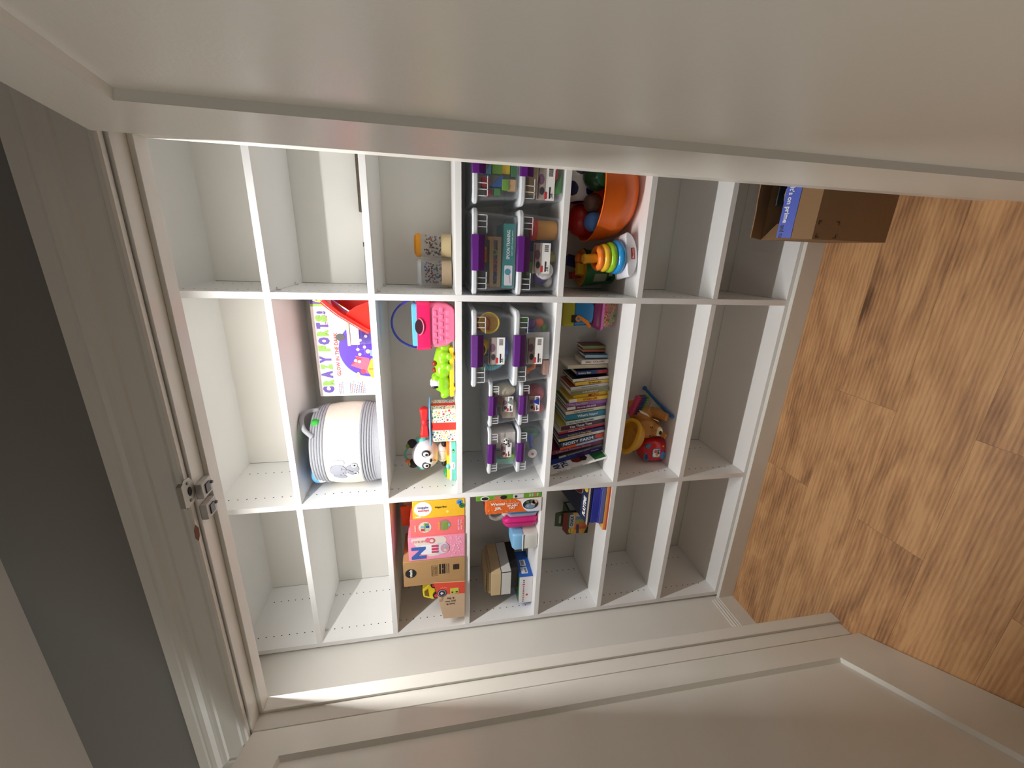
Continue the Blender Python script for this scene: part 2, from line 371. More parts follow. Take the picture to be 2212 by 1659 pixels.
for a, b, zs in cols:
    for k in zs:
        sh = MB().box(a+0.0005, b-0.0005, 0.0, D-0.0022, S[k]-TH, S[k]).build('shelf', WHITE, bc, bevel=0.0006)
        if k in ('s1', 's2', 's3', 'l3'):
            for y in (0.065, 0.262):
                for x, sg in ((a+0.0006, 1), (b-0.0006, -1)):
                    m = MB(); m.box(x, x+sg*0.010, y-0.005, y+0.005, S[k]-TH-0.003, S[k]-TH-0.0002); m.box(x, x+sg*0.0035, y-0.003, y+0.003, S[k]-TH-0.012, S[k]-TH-0.0025)
                    m.build('shelf_pin', C(214, 214, 210, 0.3), sh)
    MB().box(a+0.0005, b-0.0005, 0.0, D-0.0022, S['s7']-0.016, S['s7']).build('shelf', WHITE, bc, bevel=0.0006)
    MB().box(a-0.004, b+0.004, D+0.0062, D+0.0072, 0.06, 2.3673).build('gap_shade_sheet', HOLE, bc)  # black sheet behind the back panel, painted shade for the seams
    MB().box(a+0.0014, b-0.0014, D, D+0.006, 0.06, 2.3673).build('back_panel', M('back_panel_white', (232, 230, 223), 0.5, 0.015, 12), bc)
MB().box(WXL+0.001, WXR-0.001, -0.0185, -0.0003, 0.0, 0.0847).build('toe_board', TRIM, bc, bevel=0.001)

# ================================================================ storage bins
def sticker(t, cx, y, cz, w, h, tilt=0):
    m = MB(); x0 = cx-w/2; x1 = cx+w/2; z0 = cz-h/2; z1 = cz+h/2
    dec(m, [(x0, cz), (x1, cz), (x1, z1), (x0, z1)], 0, y); dec(m, [(x0, z0), (x1, z0), (x1, cz+0.001), (x0, cz+0.001)], 1, y)
    dec(m, disc(cx+w*0.12, cz+h*0.26, w*0.16, 12, h*0.17), 2, y-0.0006); dec(m, disc(cx-w*0.22, cz+h*0.20, w*0.12, 12, h*0.13), 3, y-0.0006)
    dec(m, [(x0+w*.04, cz+h*.40), (x1-w*.04, cz+h*.40), (x1-w*.04, cz+h*.44), (x0+w*.04, cz+h*.44)], 3, y-0.0006)
    dec(m, rr(x0+w*.04, x0+w*.26, cz-h*0.09, cz+h*0.05, h*0.05, 3), 4, y-0.0007); dec(m, [(x0+w*.03, z0+h*.10), (x0+w*.26, z0+h*.10), (x0+w*.26, z0+h*.24), (x0+w*.03, z0+h*.24)], 1, y-0.0007)
    dec(m, [(x0+w*.06, z0+h*.22), (x0+w*.40, z0+h*.22), (x0+w*.40, z0+h*.30), (x0+w*.06, z0+h*.30)], 3, y-0.0009)
    for i in range(11):
        a = x1-w*.28+i*w*0.021; dec(m, [(a, z0+h*.12), (a+w*(.008 if i % 3 else .014), z0+h*.12), (a+w*(.008 if i % 3 else .014), z0+h*.36), (a, z0+h*.36)], 3, y-0.0006)
    o = m.build('product_sticker', [C(172, 158, 150), WHT, C(118, 82, 104), C(58, 44, 52), C(196, 54, 62)], t, smooth=False)
    txt(t, '38', (x0+w*.15, y-0.0008, z0+h*.16), w*.14, h*.13, BLACK, bold=0.02)
    return o
def bin_(cx, hw, hb, y, z, h, dp, label, group, stick=(0, 0.5), big=True):
    """cx centre, hw half width of the lid, hb half width of the base, y front of the lid, z bottom"""
    t = thing('storage_bin', label, 'storage bin', (cx, y, z), group=group)
    lt = 0.020 if big else 0.016; zr = h-lt; ti = 0.010 if big else 0.008          # lid thickness, rim height, inset of the rim
    r = 0.022 if big else 0.016; hr = hw-ti
    outer = [rr3(-hb, hb, 0.022, dp-0.022, 0.0005, r), rr3(-hb-0.003, hb+0.003, 0.018, dp-0.018, 0.008, r), rr3(-hr, hr, ti, dp-ti, zr-0.002, r)]
    inner = [rr3(-hr+0.0018, hr-0.0018, ti+0.0018, dp-ti-0.0018, zr-0.002, r-0.001), rr3(-hb-0.001, hb+0.001, 0.020, dp-0.020, 0.009, r-0.001), rr3(-hb+0.002, hb-0.002, 0.024, dp-0.024, 0.0028, r-0.001)]
    MB().loft(outer+inner).build('tub', CLEARB, t, ang=30)
    m = MB(); r2_ = r+0.006
    m.loft([rr3(-hw+0.003, hw-0.003, 0.003, dp-0.003, zr-0.001, r2_), rr3(-hw, hw, 0, dp, zr+0.003, r2_), rr3(-hw, hw, 0, dp, zr+lt*0.62, r2_), rr3(-hw+0.005, hw-0.005, 0.005, dp-0.005, h-0.003, r2_),
            rr3(-hw+0.016, hw-0.016, 0.016, dp-0.016, h-0.003, r2_-0.006), rr3(-hw+0.019, hw-0.019, 0.019, dp-0.019, h-0.007, r2_-0.008)])
    m.build('lid', LIDM, t, ang=35)
    lw = hw*0.41; lh = 0.046 if big else 0.036
    m = MB(); p = [(-0.001, h+0.001), (-0.008, h-0.002), (-0.0125, h-lh*.50), (-0.0070, h-lh*.80), (-0.001, h-lh), (0.0005, h-lh), (-0.001, zr)]
    m.prism(p, -lw, lw, 'x'); m.prism([(0.0, h+0.001), (0.014, h-0.001), (0.014, h-0.003), (0.0, h-0.003)], -lw*.96, lw*.96, 'x'); m.build('latch', PURPLE, t, bevel=0.0008, ang=12)
    fw_ = (hw-0.012-lw-0.004); fh = 0.034 if big else 0.026
    yf = ti-0.003
    for sg in (-1, 1):                                                       # ribbed frame either side of the latch
        m = MB(); a = sg*(lw+0.004); b = a+sg*(fw_*0.86)
        m.box(a, b, yf-0.0015, yf+0.0012, zr-fh, zr-fh+0.0022); m.box(b-sg*0.002, b, yf-0.0015, yf+0.0012, zr-fh, zr)
        for q in (0.35, 0.66): c = a+(b-a)*q; m.box(c-0.001, c+0.001, yf-0.0015, yf+0.004, zr-fh, zr)
        m.build('grip_frame', C(228, 232, 236, 0.25), t)
    if stick:
        sx, sz = stick; w = 0.104 if big else 0.066; hh = 0.062 if big else 0.046
        fr = ti+(0.020-ti)*(1-(zr*sz)/zr)
        sticker(t, sx, ti+0.0125*(1-sz)-0.001, zr*sz, w, hh)
    return t
S = {k_: v_+0.0006 for k_, v_ in S.items()}                     # things stand a hair above the boards
A_ = S['s4']
GB = 'clear bins with purple latches'
BH = 0.1585
bin_(0.2325, 0.147, 0.120, -0.008, A_, BH, 0.345, 'large clear purple-latched bin under the bin of yellow cups, with a white sheet inside', GB, (-0.005, 0.52))
bin_(0.2325, 0.147, 0.120, -0.008, A_+BH, BH, 0.345, 'large clear purple-latched bin holding yellow cups and a teal ribbed tube', GB, (-0.005, 0.44))
SH = 0.1225
bin_(0.002, 0.098, 0.080, 0.022, A_, SH, 0.325, 'small clear bin of dark red things with a blue triangle on its sticker', GB, (-0.002, 0.52), False)
bin_(0.002, 0.098, 0.080, 0.022, A_+SH, SH, 0.325, 'small clear bin of cream cloth with a grey-green triangle on its sticker', GB, (-0.002, 0.40), False)
bin_(-0.210, 0.104, 0.080, 0.022, A_, SH, 0.325, 'small clear bin without a sticker, bottom left, with a white-wheeled toy', GB, None, False)
bin_(-0.210, 0.104, 0.080, 0.022, A_+SH, SH, 0.325, 'small clear bin holding a white connector ball and pale card box', GB, (0.005, 0.40), False)
bin_(0.5775, 0.144, 0.122, -0.006, A_, BH, 0.345, 'large clear bin of dough tubs, below the spoon training bin', GB, (-0.012, 0.47))
bin_(0.5775, 0.144, 0.122, -0.006, A_+BH, BH, 0.345, 'large clear bin holding a wooden toy train frame and teal box', GB, None)
bin_(0.882, 0.148, 0.124, -0.006, A_, BH, 0.345, 'large clear bin of card shapes behind the open door, lower one', GB, (-0.075, 0.47))
bin_(0.882, 0.148, 0.124, -0.006, A_+BH, BH, 0.345, 'large clear bin full of coloured wooden blocks behind the open door', GB, None)

def tri(x, y, z, w, col, label):
    t = MB().prism([(x-w, z), (x+w*.8, z+w*.95), (x+w*.8, z-w*.95)], y-0.0012, y, 'y'); return t
for (x, y, z, w, c, lab) in ((0.012, 0.0325, A_+0.050, 0.016, (38, 52, 150), 'blue triangle stuck on the lower small bin sticker'), (0.012, 0.0345, A_+SH+0.034, 0.014, (128, 146, 138), 'grey-green triangle stuck on the upper small bin sticker')):
    o = tri(0, 0, 0, w, c, lab).build('triangle_sticker', C(*c)); o.location = (x, y-0.006, z); tag(o, lab, 'sticker')
    o.rotation_euler = (0, PI/2, 0)

# ---- what the bins hold
def block(name, col, loc, size, label, rot=(0,0,0), kind='box', cat='toy block', group=None):
    a, b, c = [v/2 for v in size]; m = MB()
    if kind == 'box': m.box(-a, a, -b, b, 0, 2*c)
    elif kind == 'wedge': m.prism([(-a, 0), (a, 0), (-a, 2*c)], -b, b, 'y')
    elif kind == 'arch': m.prism([(-a, 0), (-a*.5, 0)]+[(-a*.5*math.cos(PI*i/8), a*.5*math.sin(PI*i/8)*2) for i in range(1, 8)]+[(a*.5, 0), (a, 0), (a, 2*c), (-a, 2*c)], -b, b, 'y')
    elif kind == 'ball': m.ell((0, 0, c), (a, b, c))
    elif kind == 'cyl': m.lathe([(0, 0), (a, 0), (a, 2*c), (0, 2*c)], seg=24)
    mt = col if not isinstance(col, tuple) else C(*col)
    o = m.build(name, mt, bevel=0.0012 if kind in ('box', 'wedge', 'arch') else 0); return tag(o, label, cat, group, loc=loc, rot=rot)
WOOD = M('pale_wood', (196, 158, 112), 0.6, 0.14, 40)
z0 = A_+BH+0.003; g = 'wooden blocks in the bin behind the door'
for i, (c, x, z, w, h, k, lab) in enumerate([
    ((206, 48, 58), 0.804, 0.092, .030, .026, 'box', 'red wooden cube high on the left of the block bin'),
    ((52, 108, 190), 0.812, 0.046, .040, .044, 'wedge', 'blue wooden wedge, left in the block bin'),
    ((126, 190, 52), 0.850, 0.050, .036, .032, 'box', 'lime wooden cube, middle of the block bin'),
    ((240, 206, 40), 0.852, 0.020, .036, .030, 'box', 'yellow wooden cube low in the block bin'),
    ((120, 180, 50), 0.800, 0.026, .034, .022, 'box', 'lime wooden brick below the blue wedge'),
    (WOOD, 0.800, 0.000, .036, .026, 'box', 'plain wood cube at the left bottom of the block bin'),
    ((132, 188, 66), 0.890, 0.060, .020, .040, 'box', 'lime wooden brick, right of the lime cube'),
    (WOOD, 0.912, 0.004, .034, .052, 'box', 'plain wooden plank standing in the block bin'),
    ((60, 120, 70), 0.851, 0.000, .050, .018, 'box', 'dark green plank under the yellow cube'),
    ((140, 196, 80), 0.900, 0.105, .050, .024, 'arch', 'lime wooden arch at the top of the block bin'),
    ((84, 170, 90), 0.777, 0.052, .022, .022, 'box', 'small green cube at the left wall of the block bin'),
    ((190, 60, 62), 0.772, 0.082, .020, .020, 'box', 'small dark red cube above the small green cube'),
    ((96, 170, 200), 0.846, 0.086, .034, .026, 'wedge', 'pale blue wedge above the lime cube')]):
    block('wooden_block', c, (x, 0.055+0.004*(i % 4), z0+z), (w, 0.032, h), lab, kind=k, cat='wooden block', group=g)
# lower right bin
z0 = A_+0.003
t = thing('card_house', 'tan card house with a window in the lower bin behind the door', 'toy house', (0.835, 0.075, z0))
MB().box(-0.060, 0.062, -0.030, 0.030, 0.028, 0.112).build('walls', C(196, 168, 120, 0.7), t, bevel=0.001)
m = MB(); dec(m, [(-0.012, 0.060), (0.022, 0.060), (0.022, 0.082), (-0.012, 0.082)], 0, -0.030); m.build('window', C(92, 74, 58), t)
o = MB().prism(rr(-0.040, 0.050, -0.012, 0.012, 0.011), 0, 0.010, 'y').build('red_shape', C(206, 52, 60)); tag(o, 'red oval card shape with a round hole in the bin behind the door', 'card shape', loc=(0.862, 0.036, z0+0.026))
MB().prism(disc(0, 0, 0.008), -0.0012, 0.0, 'y').build('white_dot', WHT, o)
block('green_shape', (86, 168, 76), (0.818, 0.055, z0), (0.07, 0.05, 0.022), 'green triangular card piece at the bottom of the card bin', kind='wedge', cat='card shape')
# spoon training bin
z0 = A_+BH+0.003
t = thing('boxed_book', 'flat teal spoon training box lying in the wooden train bin', 'boxed set', (0.573, 0.030, z0))
MB().box(-0.116, 0.104, 0.0, 0.17, 0, 0.040).build('carton', C(46, 132, 128), t, bevel=0.001)
m = MB(); dec(m, rr(-0.106, -0.036, 0.005, 0.034, 0.003), 0); dec(m, disc(-0.058, 0.022, 0.011), 1, -0.0008); dec(m, [(-0.098, 0.010), (-0.066, 0.016), (-0.066, 0.019), (-0.098, 0.012)], 2, -0.0008); m.build('printed_picture', [C(226, 226, 230), C(70, 150, 170), C(204, 150, 150)], t)
txt(t, 'SPOON TRAINING', (0.034, 0, 0.022), 0.098, 0.012, WHT, bold=0.02); txt(t, 'Learn skills through games', (0.040, 0, 0.008), 0.084, 0.006, WHT)
t = thing('wooden_rack', 'wooden toy frame holding coloured letters in the bin above the dough tubs', 'wooden toy', (0.545, 0.060, z0+0.0405))
for z in (0.0, 0.028):
    m = MB(); m.box(-0.086, 0.088, -0.010, 0.004, z+0.002, z+0.016); m.build('rail', WOOD, t, bevel=0.002)
for x in (-0.080, 0.082): MB().box(x-0.006, x+0.006, -0.004, 0.060, 0, 0.050).build('post', WOOD, t, bevel=0.002)
for i, (ch, c) in enumerate((('S', (60, 80, 180)), ('X', (206, 44, 50)), ('K', (206, 44, 50)), ('o', (110, 180, 60)))):
    m = MB(); o = txt(None, ch, (0.490+i*0.030, 0.066, z0+0.066), 0.022, 0.022, C(*c), name='toy_letter', depth=0.006); tag(o, ['blue', 'first red', 'second red', 'green'][i]+' toy letter held in the wooden frame', 'toy letter', 'toy letters in the wooden frame')
block('orange_brick', (236, 128, 40), (0.565, 0.075, z0+0.094), (0.040, 0.030, 0.016), 'orange wooden brick on top of the wooden toy frame', kind='box')
block('yellow_brick', (236, 196, 60), (0.592, 0.075, z0+0.094), (0.012, 0.030, 0.012), 'small yellow brick beside the orange one on the toy frame', kind='box')
# dough bin
z0 = A_+0.003
def tub(x, y, z, r, h, body, lid, lab, rot=(0,0,0)):
    t = thing('dough_tub', lab, 'dough tub', (x, y, z), rot)
    MB().lathe([(0, 0), (r*.9, 0), (r, h*.1), (r, h*.8), (0, h*.8)]).build('tub_body', C(*body), t); MB().lathe([(0, h*.8), (r*1.1, h*.8), (r*1.1, h*.97), (r*.9, h), (0, h)]).build('tub_lid', C(*lid), t); return t
tub(0.662, 0.075, z0, 0.034, 0.092, (226, 158, 60), (232, 74, 66), 'amber dough tub with a red lid in the lower right bin')
tub(0.494, 0.085, z0+0.045, 0.030, 0.07, (84, 50, 140), (232, 230, 226), 'purple tub lying with a white lid in the dough bin', (PI/2, 0, 0.5))
block('bone_toy', (206, 200, 188), (0.484, 0.075, z0), (0.050, 0.045, 0.038), 'cream lump of dough at the left of the dough bin', kind='ball', cat='dough')
block('yellow_box', (196, 190, 60), (0.560, 0.100, z0), (0.060, 0.04, 0.060), 'yellow-green carton behind the sticker of the dough bin', cat='carton')
block('blue_box', (52, 74, 128), (0.610, 0.110, z0+0.005), (0.045, 0.04, 0.095), 'navy carton standing in the middle of the dough bin', cat='carton')
block('green_box', (124, 170, 70), (0.525, 0.120, z0+0.061), (0.050, 0.04, 0.035), 'lime carton lying on the yellow-green carton', cat='carton')
block('olive_box', (150, 140, 60), (0.565, 0.060, z0+0.000), (0.030, 0.03, 0.030), 'olive little pot low in the dough bin', kind='cyl', cat='pot')
# upper middle bin
z0 = A_+BH+0.003
def cup(x, y, z, r, h, col, rot, lab):
    t = MB().lathe([(0, 0), (r*.72, 0), (r*.95, h*.9), (r*1.06, h*.9), (r*1.06, h), (r*.92, h), (r*.68, 0.003), (0, 0.003)]).build('toy_cup', C(*col)); return tag(t, lab, 'cup', 'cups in the upper middle bin', loc=(x, y, z), rot=rot)
cup(0.318, 0.092, z0+0.072, 0.038, 0.05, (240, 208, 66), (PI/2-0.25, 0, 0.2), 'large yellow cup facing out at the top right of its bin')
cup(0.300, 0.120, z0+0.094, 0.030, 0.04, (222, 84, 70), (PI/2-0.3, 0, 0.5), 'red-orange cup behind the large yellow cup')
cup(0.232, 0.100, z0+0.092, 0.030, 0.045, (236, 188, 60), (PI/2-0.6, 0, -0.2), 'amber cup leaning left of the large yellow cup')
block('blue_cup', (60, 96, 168), (0.226, 0.085, z0+0.006), (0.072, 0.06, 0.045), 'blue ridged cup on the floor of the upper middle bin', kind='cyl', cat='cup')
block('navy_cup', (52, 84, 140), (0.214, 0.100, z0+0.054), (0.052, 0.05, 0.040), 'navy cup on the blue ridged cup', kind='cyl', cat='cup')
m = MB(); P = [(0.052*math.cos(a), 0, 0.052*math.sin(a)) for a in [math.radians(150+i*4.5) for i in range(27)]]
for i, p in enumerate(P):
    pass
m.tube([(p[0], p[1], p[2]) for p in P], [0.013 if i % 2 else 0.0105 for i in range(27)], 14)
o = m.build('ribbed_tube', C(112, 196, 204), ang=20); tag(o, 'teal ribbed bendy tube curled in the upper middle bin', 'toy tube', loc=(0.196, 0.075, z0+0.072))
block('lime_ball', (150, 206, 60), (0.146, 0.085, z0+0.085), (0.028, 0.028, 0.028), 'lime ball above the teal ribbed tube', kind='ball', cat='ball')
# lower middle bin
z0 = A_+0.003
m = MB(); m.prism([(-0.055, 0), (0.052, 0.006), (0.050, 0.100), (-0.060, 0.074)], 0, 0.0015, 'y'); o = m.build('paper_sheet', M('grey_white_paper', (214, 212, 210), 0.7), smooth=False); tag(o, 'greyish white paper sheet standing in the lower middle bin', 'paper', loc=(0.243, 0.034, z0+0.002))
for i, (c, x, z, s_, lab, k) in enumerate([((232, 112, 70), 0.322, 0.020, 0.036, 'coral orange plastic bear-like counter', 'ball'), ((92, 60, 130), 0.316, 0.050, 0.040, 'purple plastic counter at the right', 'ball'), ((52, 84, 150), 0.288, 0.058, 0.034, 'blue plastic counter', 'ball'),
    ((96, 170, 60), 0.302, 0.004, 0.026, 'green plastic counter', 'ball'), ((86, 150, 70), 0.332, 0.084, 0.030, 'leaf green plastic counter on top', 'ball'), ((84, 66, 120), 0.246, 0.004, 0.030, 'violet plastic counter at the bottom', 'ball')]):
    block('counter', c, (x, 0.085, z0+z), (s_, s_, s_), lab+' in the lower middle bin', kind=k, cat='counter', group='counters in the lower middle bin')
o = MB().tube([(-0.028, 0, 0.030), (-0.012, 0, 0.022), (-0.004, -0.004, 0.004), (0.014, 0, 0.0)], 0.008, 10).build('orange_dinosaur', C(238, 120, 48)); tag(o, 'small orange plastic dinosaur left in the lower middle bin', 'toy dinosaur', loc=(0.152, 0.055, z0+0.055))
block('salmon_tray', (206, 160, 140), (0.150, 0.065, z0), (0.060, 0.05, 0.022), 'salmon block lying left on the floor of the lower middle bin')
block('brown_block', (88, 66, 58), (0.166, 0.090, z0+0.0225), (0.050, 0.03, 0.020), 'brown block on the salmon block')
# small bins
block('cream_cloth', (226, 214, 186), (0.046, 0.090, A_+SH+0.003), (0.050, 0.10, 0.092), 'folded cream cloth right in the upper small bin', kind='ball', cat='cloth')
block('tan_card', (200, 180, 160), (-0.035, 0.090, A_+SH+0.003), (0.070, 0.06, 0.055), 'tan card pack left in the upper small bin', cat='card pack')
block('brown_card', (150, 116, 92), (0.010, 0.100, A_+SH+0.058), (0.060, 0.05, 0.030), 'brown card pack on the tan one', cat='card pack', rot=(0, 0, 0.3))
block('red_bag', (140, 28, 48), (0.030, 0.080, A_+0.003), (0.080, 0.09, 0.085), 'dark red bundle in the lower small bin', kind='ball', cat='bundle')
block('crimson_bag', (160, 40, 56), (-0.030, 0.080, A_+0.003), (0.050, 0.08, 0.050), 'smaller crimson bundle beside the dark red one', kind='ball', cat='bundle')
block('pale_carton', (214, 206, 200), (-0.164, 0.090, A_+SH+0.004), (0.070, 0.09, 0.096), 'pale printed carton right in the leftmost upper bin', cat='carton')
m = MB(); m.ell((0, 0, 0), 0.019, 20)
for i in range(6): m.prism(disc(0.010*math.cos(i*PI/3), 0.010*math.sin(i*PI/3), 0.0032, 8), -0.0185, -0.0155, 'y', 1)
o = m.build('connector_ball', [WHT, HOLE]); tag(o, 'white ball with dark holes in the leftmost upper bin', 'connector ball', loc=(-0.168, 0.052, A_+SH+0.043))
block('lime_brick', (160, 210, 60), (-0.250, 0.075, A_+SH+0.003), (0.022, 0.03, 0.026), 'lime brick on the floor of the leftmost upper bin')
block('mint_brick', (140, 200, 180), (-0.278, 0.085, A_+SH+0.003), (0.026, 0.03, 0.070), 'mint brick standing at the left of the leftmost upper bin')
m = MB(); m.tube([(0, 0, 0), (0.022, 0, 0.004), (0.060, 0.01, 0.006)], [0.006, 0.009, 0.012], 10); o = m.build('toy_spade', C(70, 84, 160)); tag(o, 'dark blue spade handle in the leftmost lower bin', 'toy spade', loc=(-0.215, 0.065, A_+0.050))
t = thing('pull_toy', 'white toy roller with a pink hub in the leftmost lower bin', 'toy', (-0.238, 0.058, A_+0.046), (PI/2, 0, 0))
MB().lathe([(0, 0), (0.018, 0), (0.020, 0.004), (0.018, 0.008), (0, 0.008)], seg=24).build('rim', WHT, t); MB().lathe([(0, 0.008), (0.006, 0.008), (0.005, 0.012), (0, 0.012)], seg=16).build('hub', C(220, 90, 120), t)
block('green_bundle', (52, 104, 74), (-0.165, 0.110, A_+0.003), (0.050, 0.08, 0.095), 'dark green bundle right in the leftmost lower bin', kind='ball', cat='bundle')
# ================================================================ picture books, standing in a row
def book(label, y, xr, xl, zt, xt, depth, col, text='', tcol=(240,238,230), th=0.55, tw=0.6, tc=0.55, extra=(), cover=None, z=None, title_first=False):
    """xr/xl right and left foot of the spine, zt/xt top of its left edge, all on the shelf of the middle column"""
    z = S['s5'] if z is None else z
    thk = (xr-xl)*0.96; lean = math.atan2(xl-xt, zt-z); h = (zt-z)/math.cos(lean)
    t = thing('picture_book', label, 'book', (xl+thk*0.0, y, z+0.0003), (0, -lean, 0), 'picture books on the middle shelf')
    c = C(*col, 0.35); cv = C(*cover, 0.35) if cover else c
    m = MB(); e = 0.0016
    m.box(0, thk, 0, e, 0, h, 0); m.box(0, e, e, depth, 0, h, 1); m.box(thk-e, thk, e, depth, 0, h, 1)
    m.build('cover', [c, cv], t, smooth=False)
    MB().box(e, thk-e, e+0.001, depth-0.004, 0.003, h-0.003).build('pages', PAPER, t, smooth=False)
    if extra:
        m = MB(); ms = []
        for (a, b, ec) in extra: dec(m, [(0.0004, h*(1-b)), (thk-0.0004, h*(1-b)), (thk-0.0004, h*(1-a)), (0.0004, h*(1-a))], len(ms)); ms.append(C(*ec, 0.35))
        m.build('spine_bands', ms, t, smooth=False)
    if text: txt(t, text, (thk/2, -0.0009, h*(1-tc)), h*tw, thk*th, C(*tcol, 0.4), 'down', bold=0.015)
    return t
B = book
bk0 = B('thin white hardback with big blue letters on its cover, leaning at the left end', 0.080, -0.288, -0.297, 1.031, -0.366, 0.235, (238, 236, 232), 'THE  ART  ·  NEW BOOK', (60, 60, 80), 0.4, 0.45, 0.35, cover=(240, 238, 234))
_h = 0.268; _t = 0.0088
txt(bk0, 'AR', (_t, 0.034, _h-0.036), 0.044, 0.030, C(40, 52, 96), R=(0, 1, 0), U=(0, 0, 1), bold=0.04); txt(bk0, 'TH', (_t, 0.034, _h-0.074), 0.044, 0.030, C(40, 52, 96), R=(0, 1, 0), U=(0, 0, 1), bold=0.04)
m = MB(); m.prism(disc(0.050, 0.128, 0.030, 9, 0.030), _t-0.0003, _t+0.0006, 'x', 0); m.prism(disc(0.044, 0.100, 0.024, 7, 0.018), _t-0.0003, _t+0.0010, 'x', 1); m.prism([(0.002, 0.004), (0.10, 0.004), (0.10, 0.070), (0.002, 0.058)], _t-0.0003, _t+0.0006, 'x', 2)
m.build('cover_picture', [C(120, 40, 34), C(40, 34, 30), C(34, 96, 50)], bk0, smooth=False)
B('large violet spine turning blue, second from the left end of the row', 0.141, -0.262, -0.288, 1.010, -0.352, 0.20, (62, 38, 104), 'Princess', (200, 190, 220), 0.22, 0.14, 0.86, extra=((0.0, 0.5, (40, 62, 140)),))
B('grey-black spine with white figures right of the violet spine', 0.138, -0.252, -0.262, 0.975, -0.318, 0.20, (88, 92, 100), 'adventure tales', (190, 190, 190), 0.5, 0.5, 0.45, extra=((0.0, 0.16, (188, 190, 186)),))
B('maroon spine reading Princess Stories', 0.140, -0.231, -0.251, 1.010, -0.300, 0.20, (112, 32, 66), '5-Minute Princess Stories', (196, 150, 170), 0.5, 0.68, 0.42)
B('thin orange and pale blue spine right of Princess Stories', 0.139, -0.218, -0.2295, 0.972, -0.277, 0.19, (222, 92, 48), 'the very busy spider', (235, 240, 250), 0.5, 0.4, 0.55, extra=((0.38, 1.0, (146, 180, 208)),))
B('black and blue spine reading NOISY FARM in fat white letters', 0.142, -0.1965, -0.2185, 0.978, -0.264, 0.19, (24, 34, 56), 'NOISY FARM', (250, 248, 244), 0.72, 0.66, 0.43, extra=((0.06, 0.34, (36, 104, 156)), (0.45, 0.80, (38, 92, 150)), (0.81, 1.0, (214, 74, 50))))
B('cream spine with small orange words, right of NOISY FARM', 0.145, -0.1815, -0.1965, 0.980, -0.238, 0.18, (232, 222, 202), 'my first noisy book  touch & feel', (190, 90, 50), 0.45, 0.58, 0.45, extra=((0.03, 0.14, (226, 186, 66)), (0.84, 1.0, (240, 238, 232))))
B('navy spine reading Stories for 2 Year Olds', 0.139, -0.1645, -0.181, 0.985, -0.2185, 0.19, (36, 40, 96), 'Stories for 2 Year Olds', (206, 190, 110), 0.5, 0.5, 0.45)
B('thin red spine reading Animals on the Go', 0.147, -0.151, -0.1625, 0.982, -0.2005, 0.19, (190, 48, 62), 'Animals on the Go!', (250, 230, 230), 0.6, 0.36, 0.38, cover=(226, 220, 214))
B('dark plum spine reading Kiss Those Toes', 0.152, -0.130, -0.150, 0.970, -0.184, 0.18, (70, 26, 58), 'Kiss Those Toes', (244, 240, 244), 0.6, 0.5, 0.45, cover=(206, 196, 112))
B('pale mint spine reading I Love You Like No Otter', 0.149, -0.1115, -0.129, 0.949, -0.157, 0.17, (206, 218, 212), 'I Love You Like No Otter', (50, 52, 66), 0.5, 0.68, 0.37, cover=(196, 192, 110))
B('teal spine reading hippo in bold white letters', 0.152, -0.086, -0.1105, 0.955, -0.135, 0.17, (40, 124, 154), 'What’s hippo!', (240, 246, 248), 0.66, 0.5, 0.55, cover=(60, 140, 160))
B('cream spine of a puppy book, right of the teal hippo spine', 0.157, -0.069, -0.085, 0.953, -0.110, 0.16, (226, 218, 190), 'Puppy Makes Mischief', (80, 74, 70), 0.45, 0.5, 0.45)
B('thin purple spine reading BIG SISTER with a white label', 0.157, -0.0525, -0.068, 0.951, -0.087, 0.16, (122, 50, 116), 'How to be a BIG SISTER', (246, 236, 246), 0.5, 0.48, 0.5, extra=((0.01, 0.22, (232, 222, 212)),))
B('lilac spine reading Who Said PEEP?', 0.151, -0.0335, -0.0515, 0.956, -0.068, 0.17, (146, 98, 166), 'Who Said PEEP?', (210, 176, 190), 0.6, 0.46, 0.29, cover=(70, 110, 60))
B('yellow spine reading OCEAN LIFE', 0.149, -0.0155, -0.0325, 0.946, -0.048, 0.16, (228, 186, 52), 'OCEAN LIFE', (176, 66, 34), 0.6, 0.36, 0.54, extra=((0.01, 0.20, (232, 226, 216)),))
B('fat bright yellow spine reading MOO in red', 0.161, 0.0035, -0.0145, 0.923, -0.036, 0.16, (242, 204, 52), 'MOO', (206, 48, 30), 0.75, 0.30, 0.60)
B('olive spine of a pilot book, right of the MOO spine', 0.141, 0.026, 0.0085, 0.944, -0.010, 0.17, (128, 126, 84), 'US AIR FORCE PILOT', (232, 230, 216), 0.45, 0.4, 0.5, cover=(190, 186, 170))
B('white spine of a hardback between the olive and yellow mouse spines', 0.157, 0.0415, 0.0265, 0.940, 0.008, 0.16, (222, 222, 222), 'Tawny Scrawny Lion', (120, 116, 120), 0.4, 0.45, 0.5, cover=(150, 62, 40))
B('short yellow spine reading If I were', 0.157, 0.0580, 0.0425, 0.921, 0.029, 0.13, (230, 192, 74), 'If I were a lion...', (50, 42, 34), 0.6, 0.4, 0.6)
B('thin white and red spine reading LOOK LOOK', 0.161, 0.0715, 0.0590, 0.932, 0.046, 0.15, (238, 232, 226), 'LOOK LOOK!', (196, 60, 40), 0.55, 0.4, 0.5, cover=(30, 34, 46))
B('blue and red spine of a bedtime bear book', 0.178, 0.098, 0.0800, 0.912, 0.071, 0.14, (42, 58, 118), 'Bedtime Bear', (226, 230, 240), 0.5, 0.40, 0.26, extra=((0.67, 1.0, (182, 42, 56)),), cover=(36, 40, 60))
B('cream fat book without a cover band, wavy pages, left of COLORS', 0.190, 0.1180, 0.1010, 0.950, 0.098, 0.15, (216, 204, 176), '', cover=(226, 220, 208))
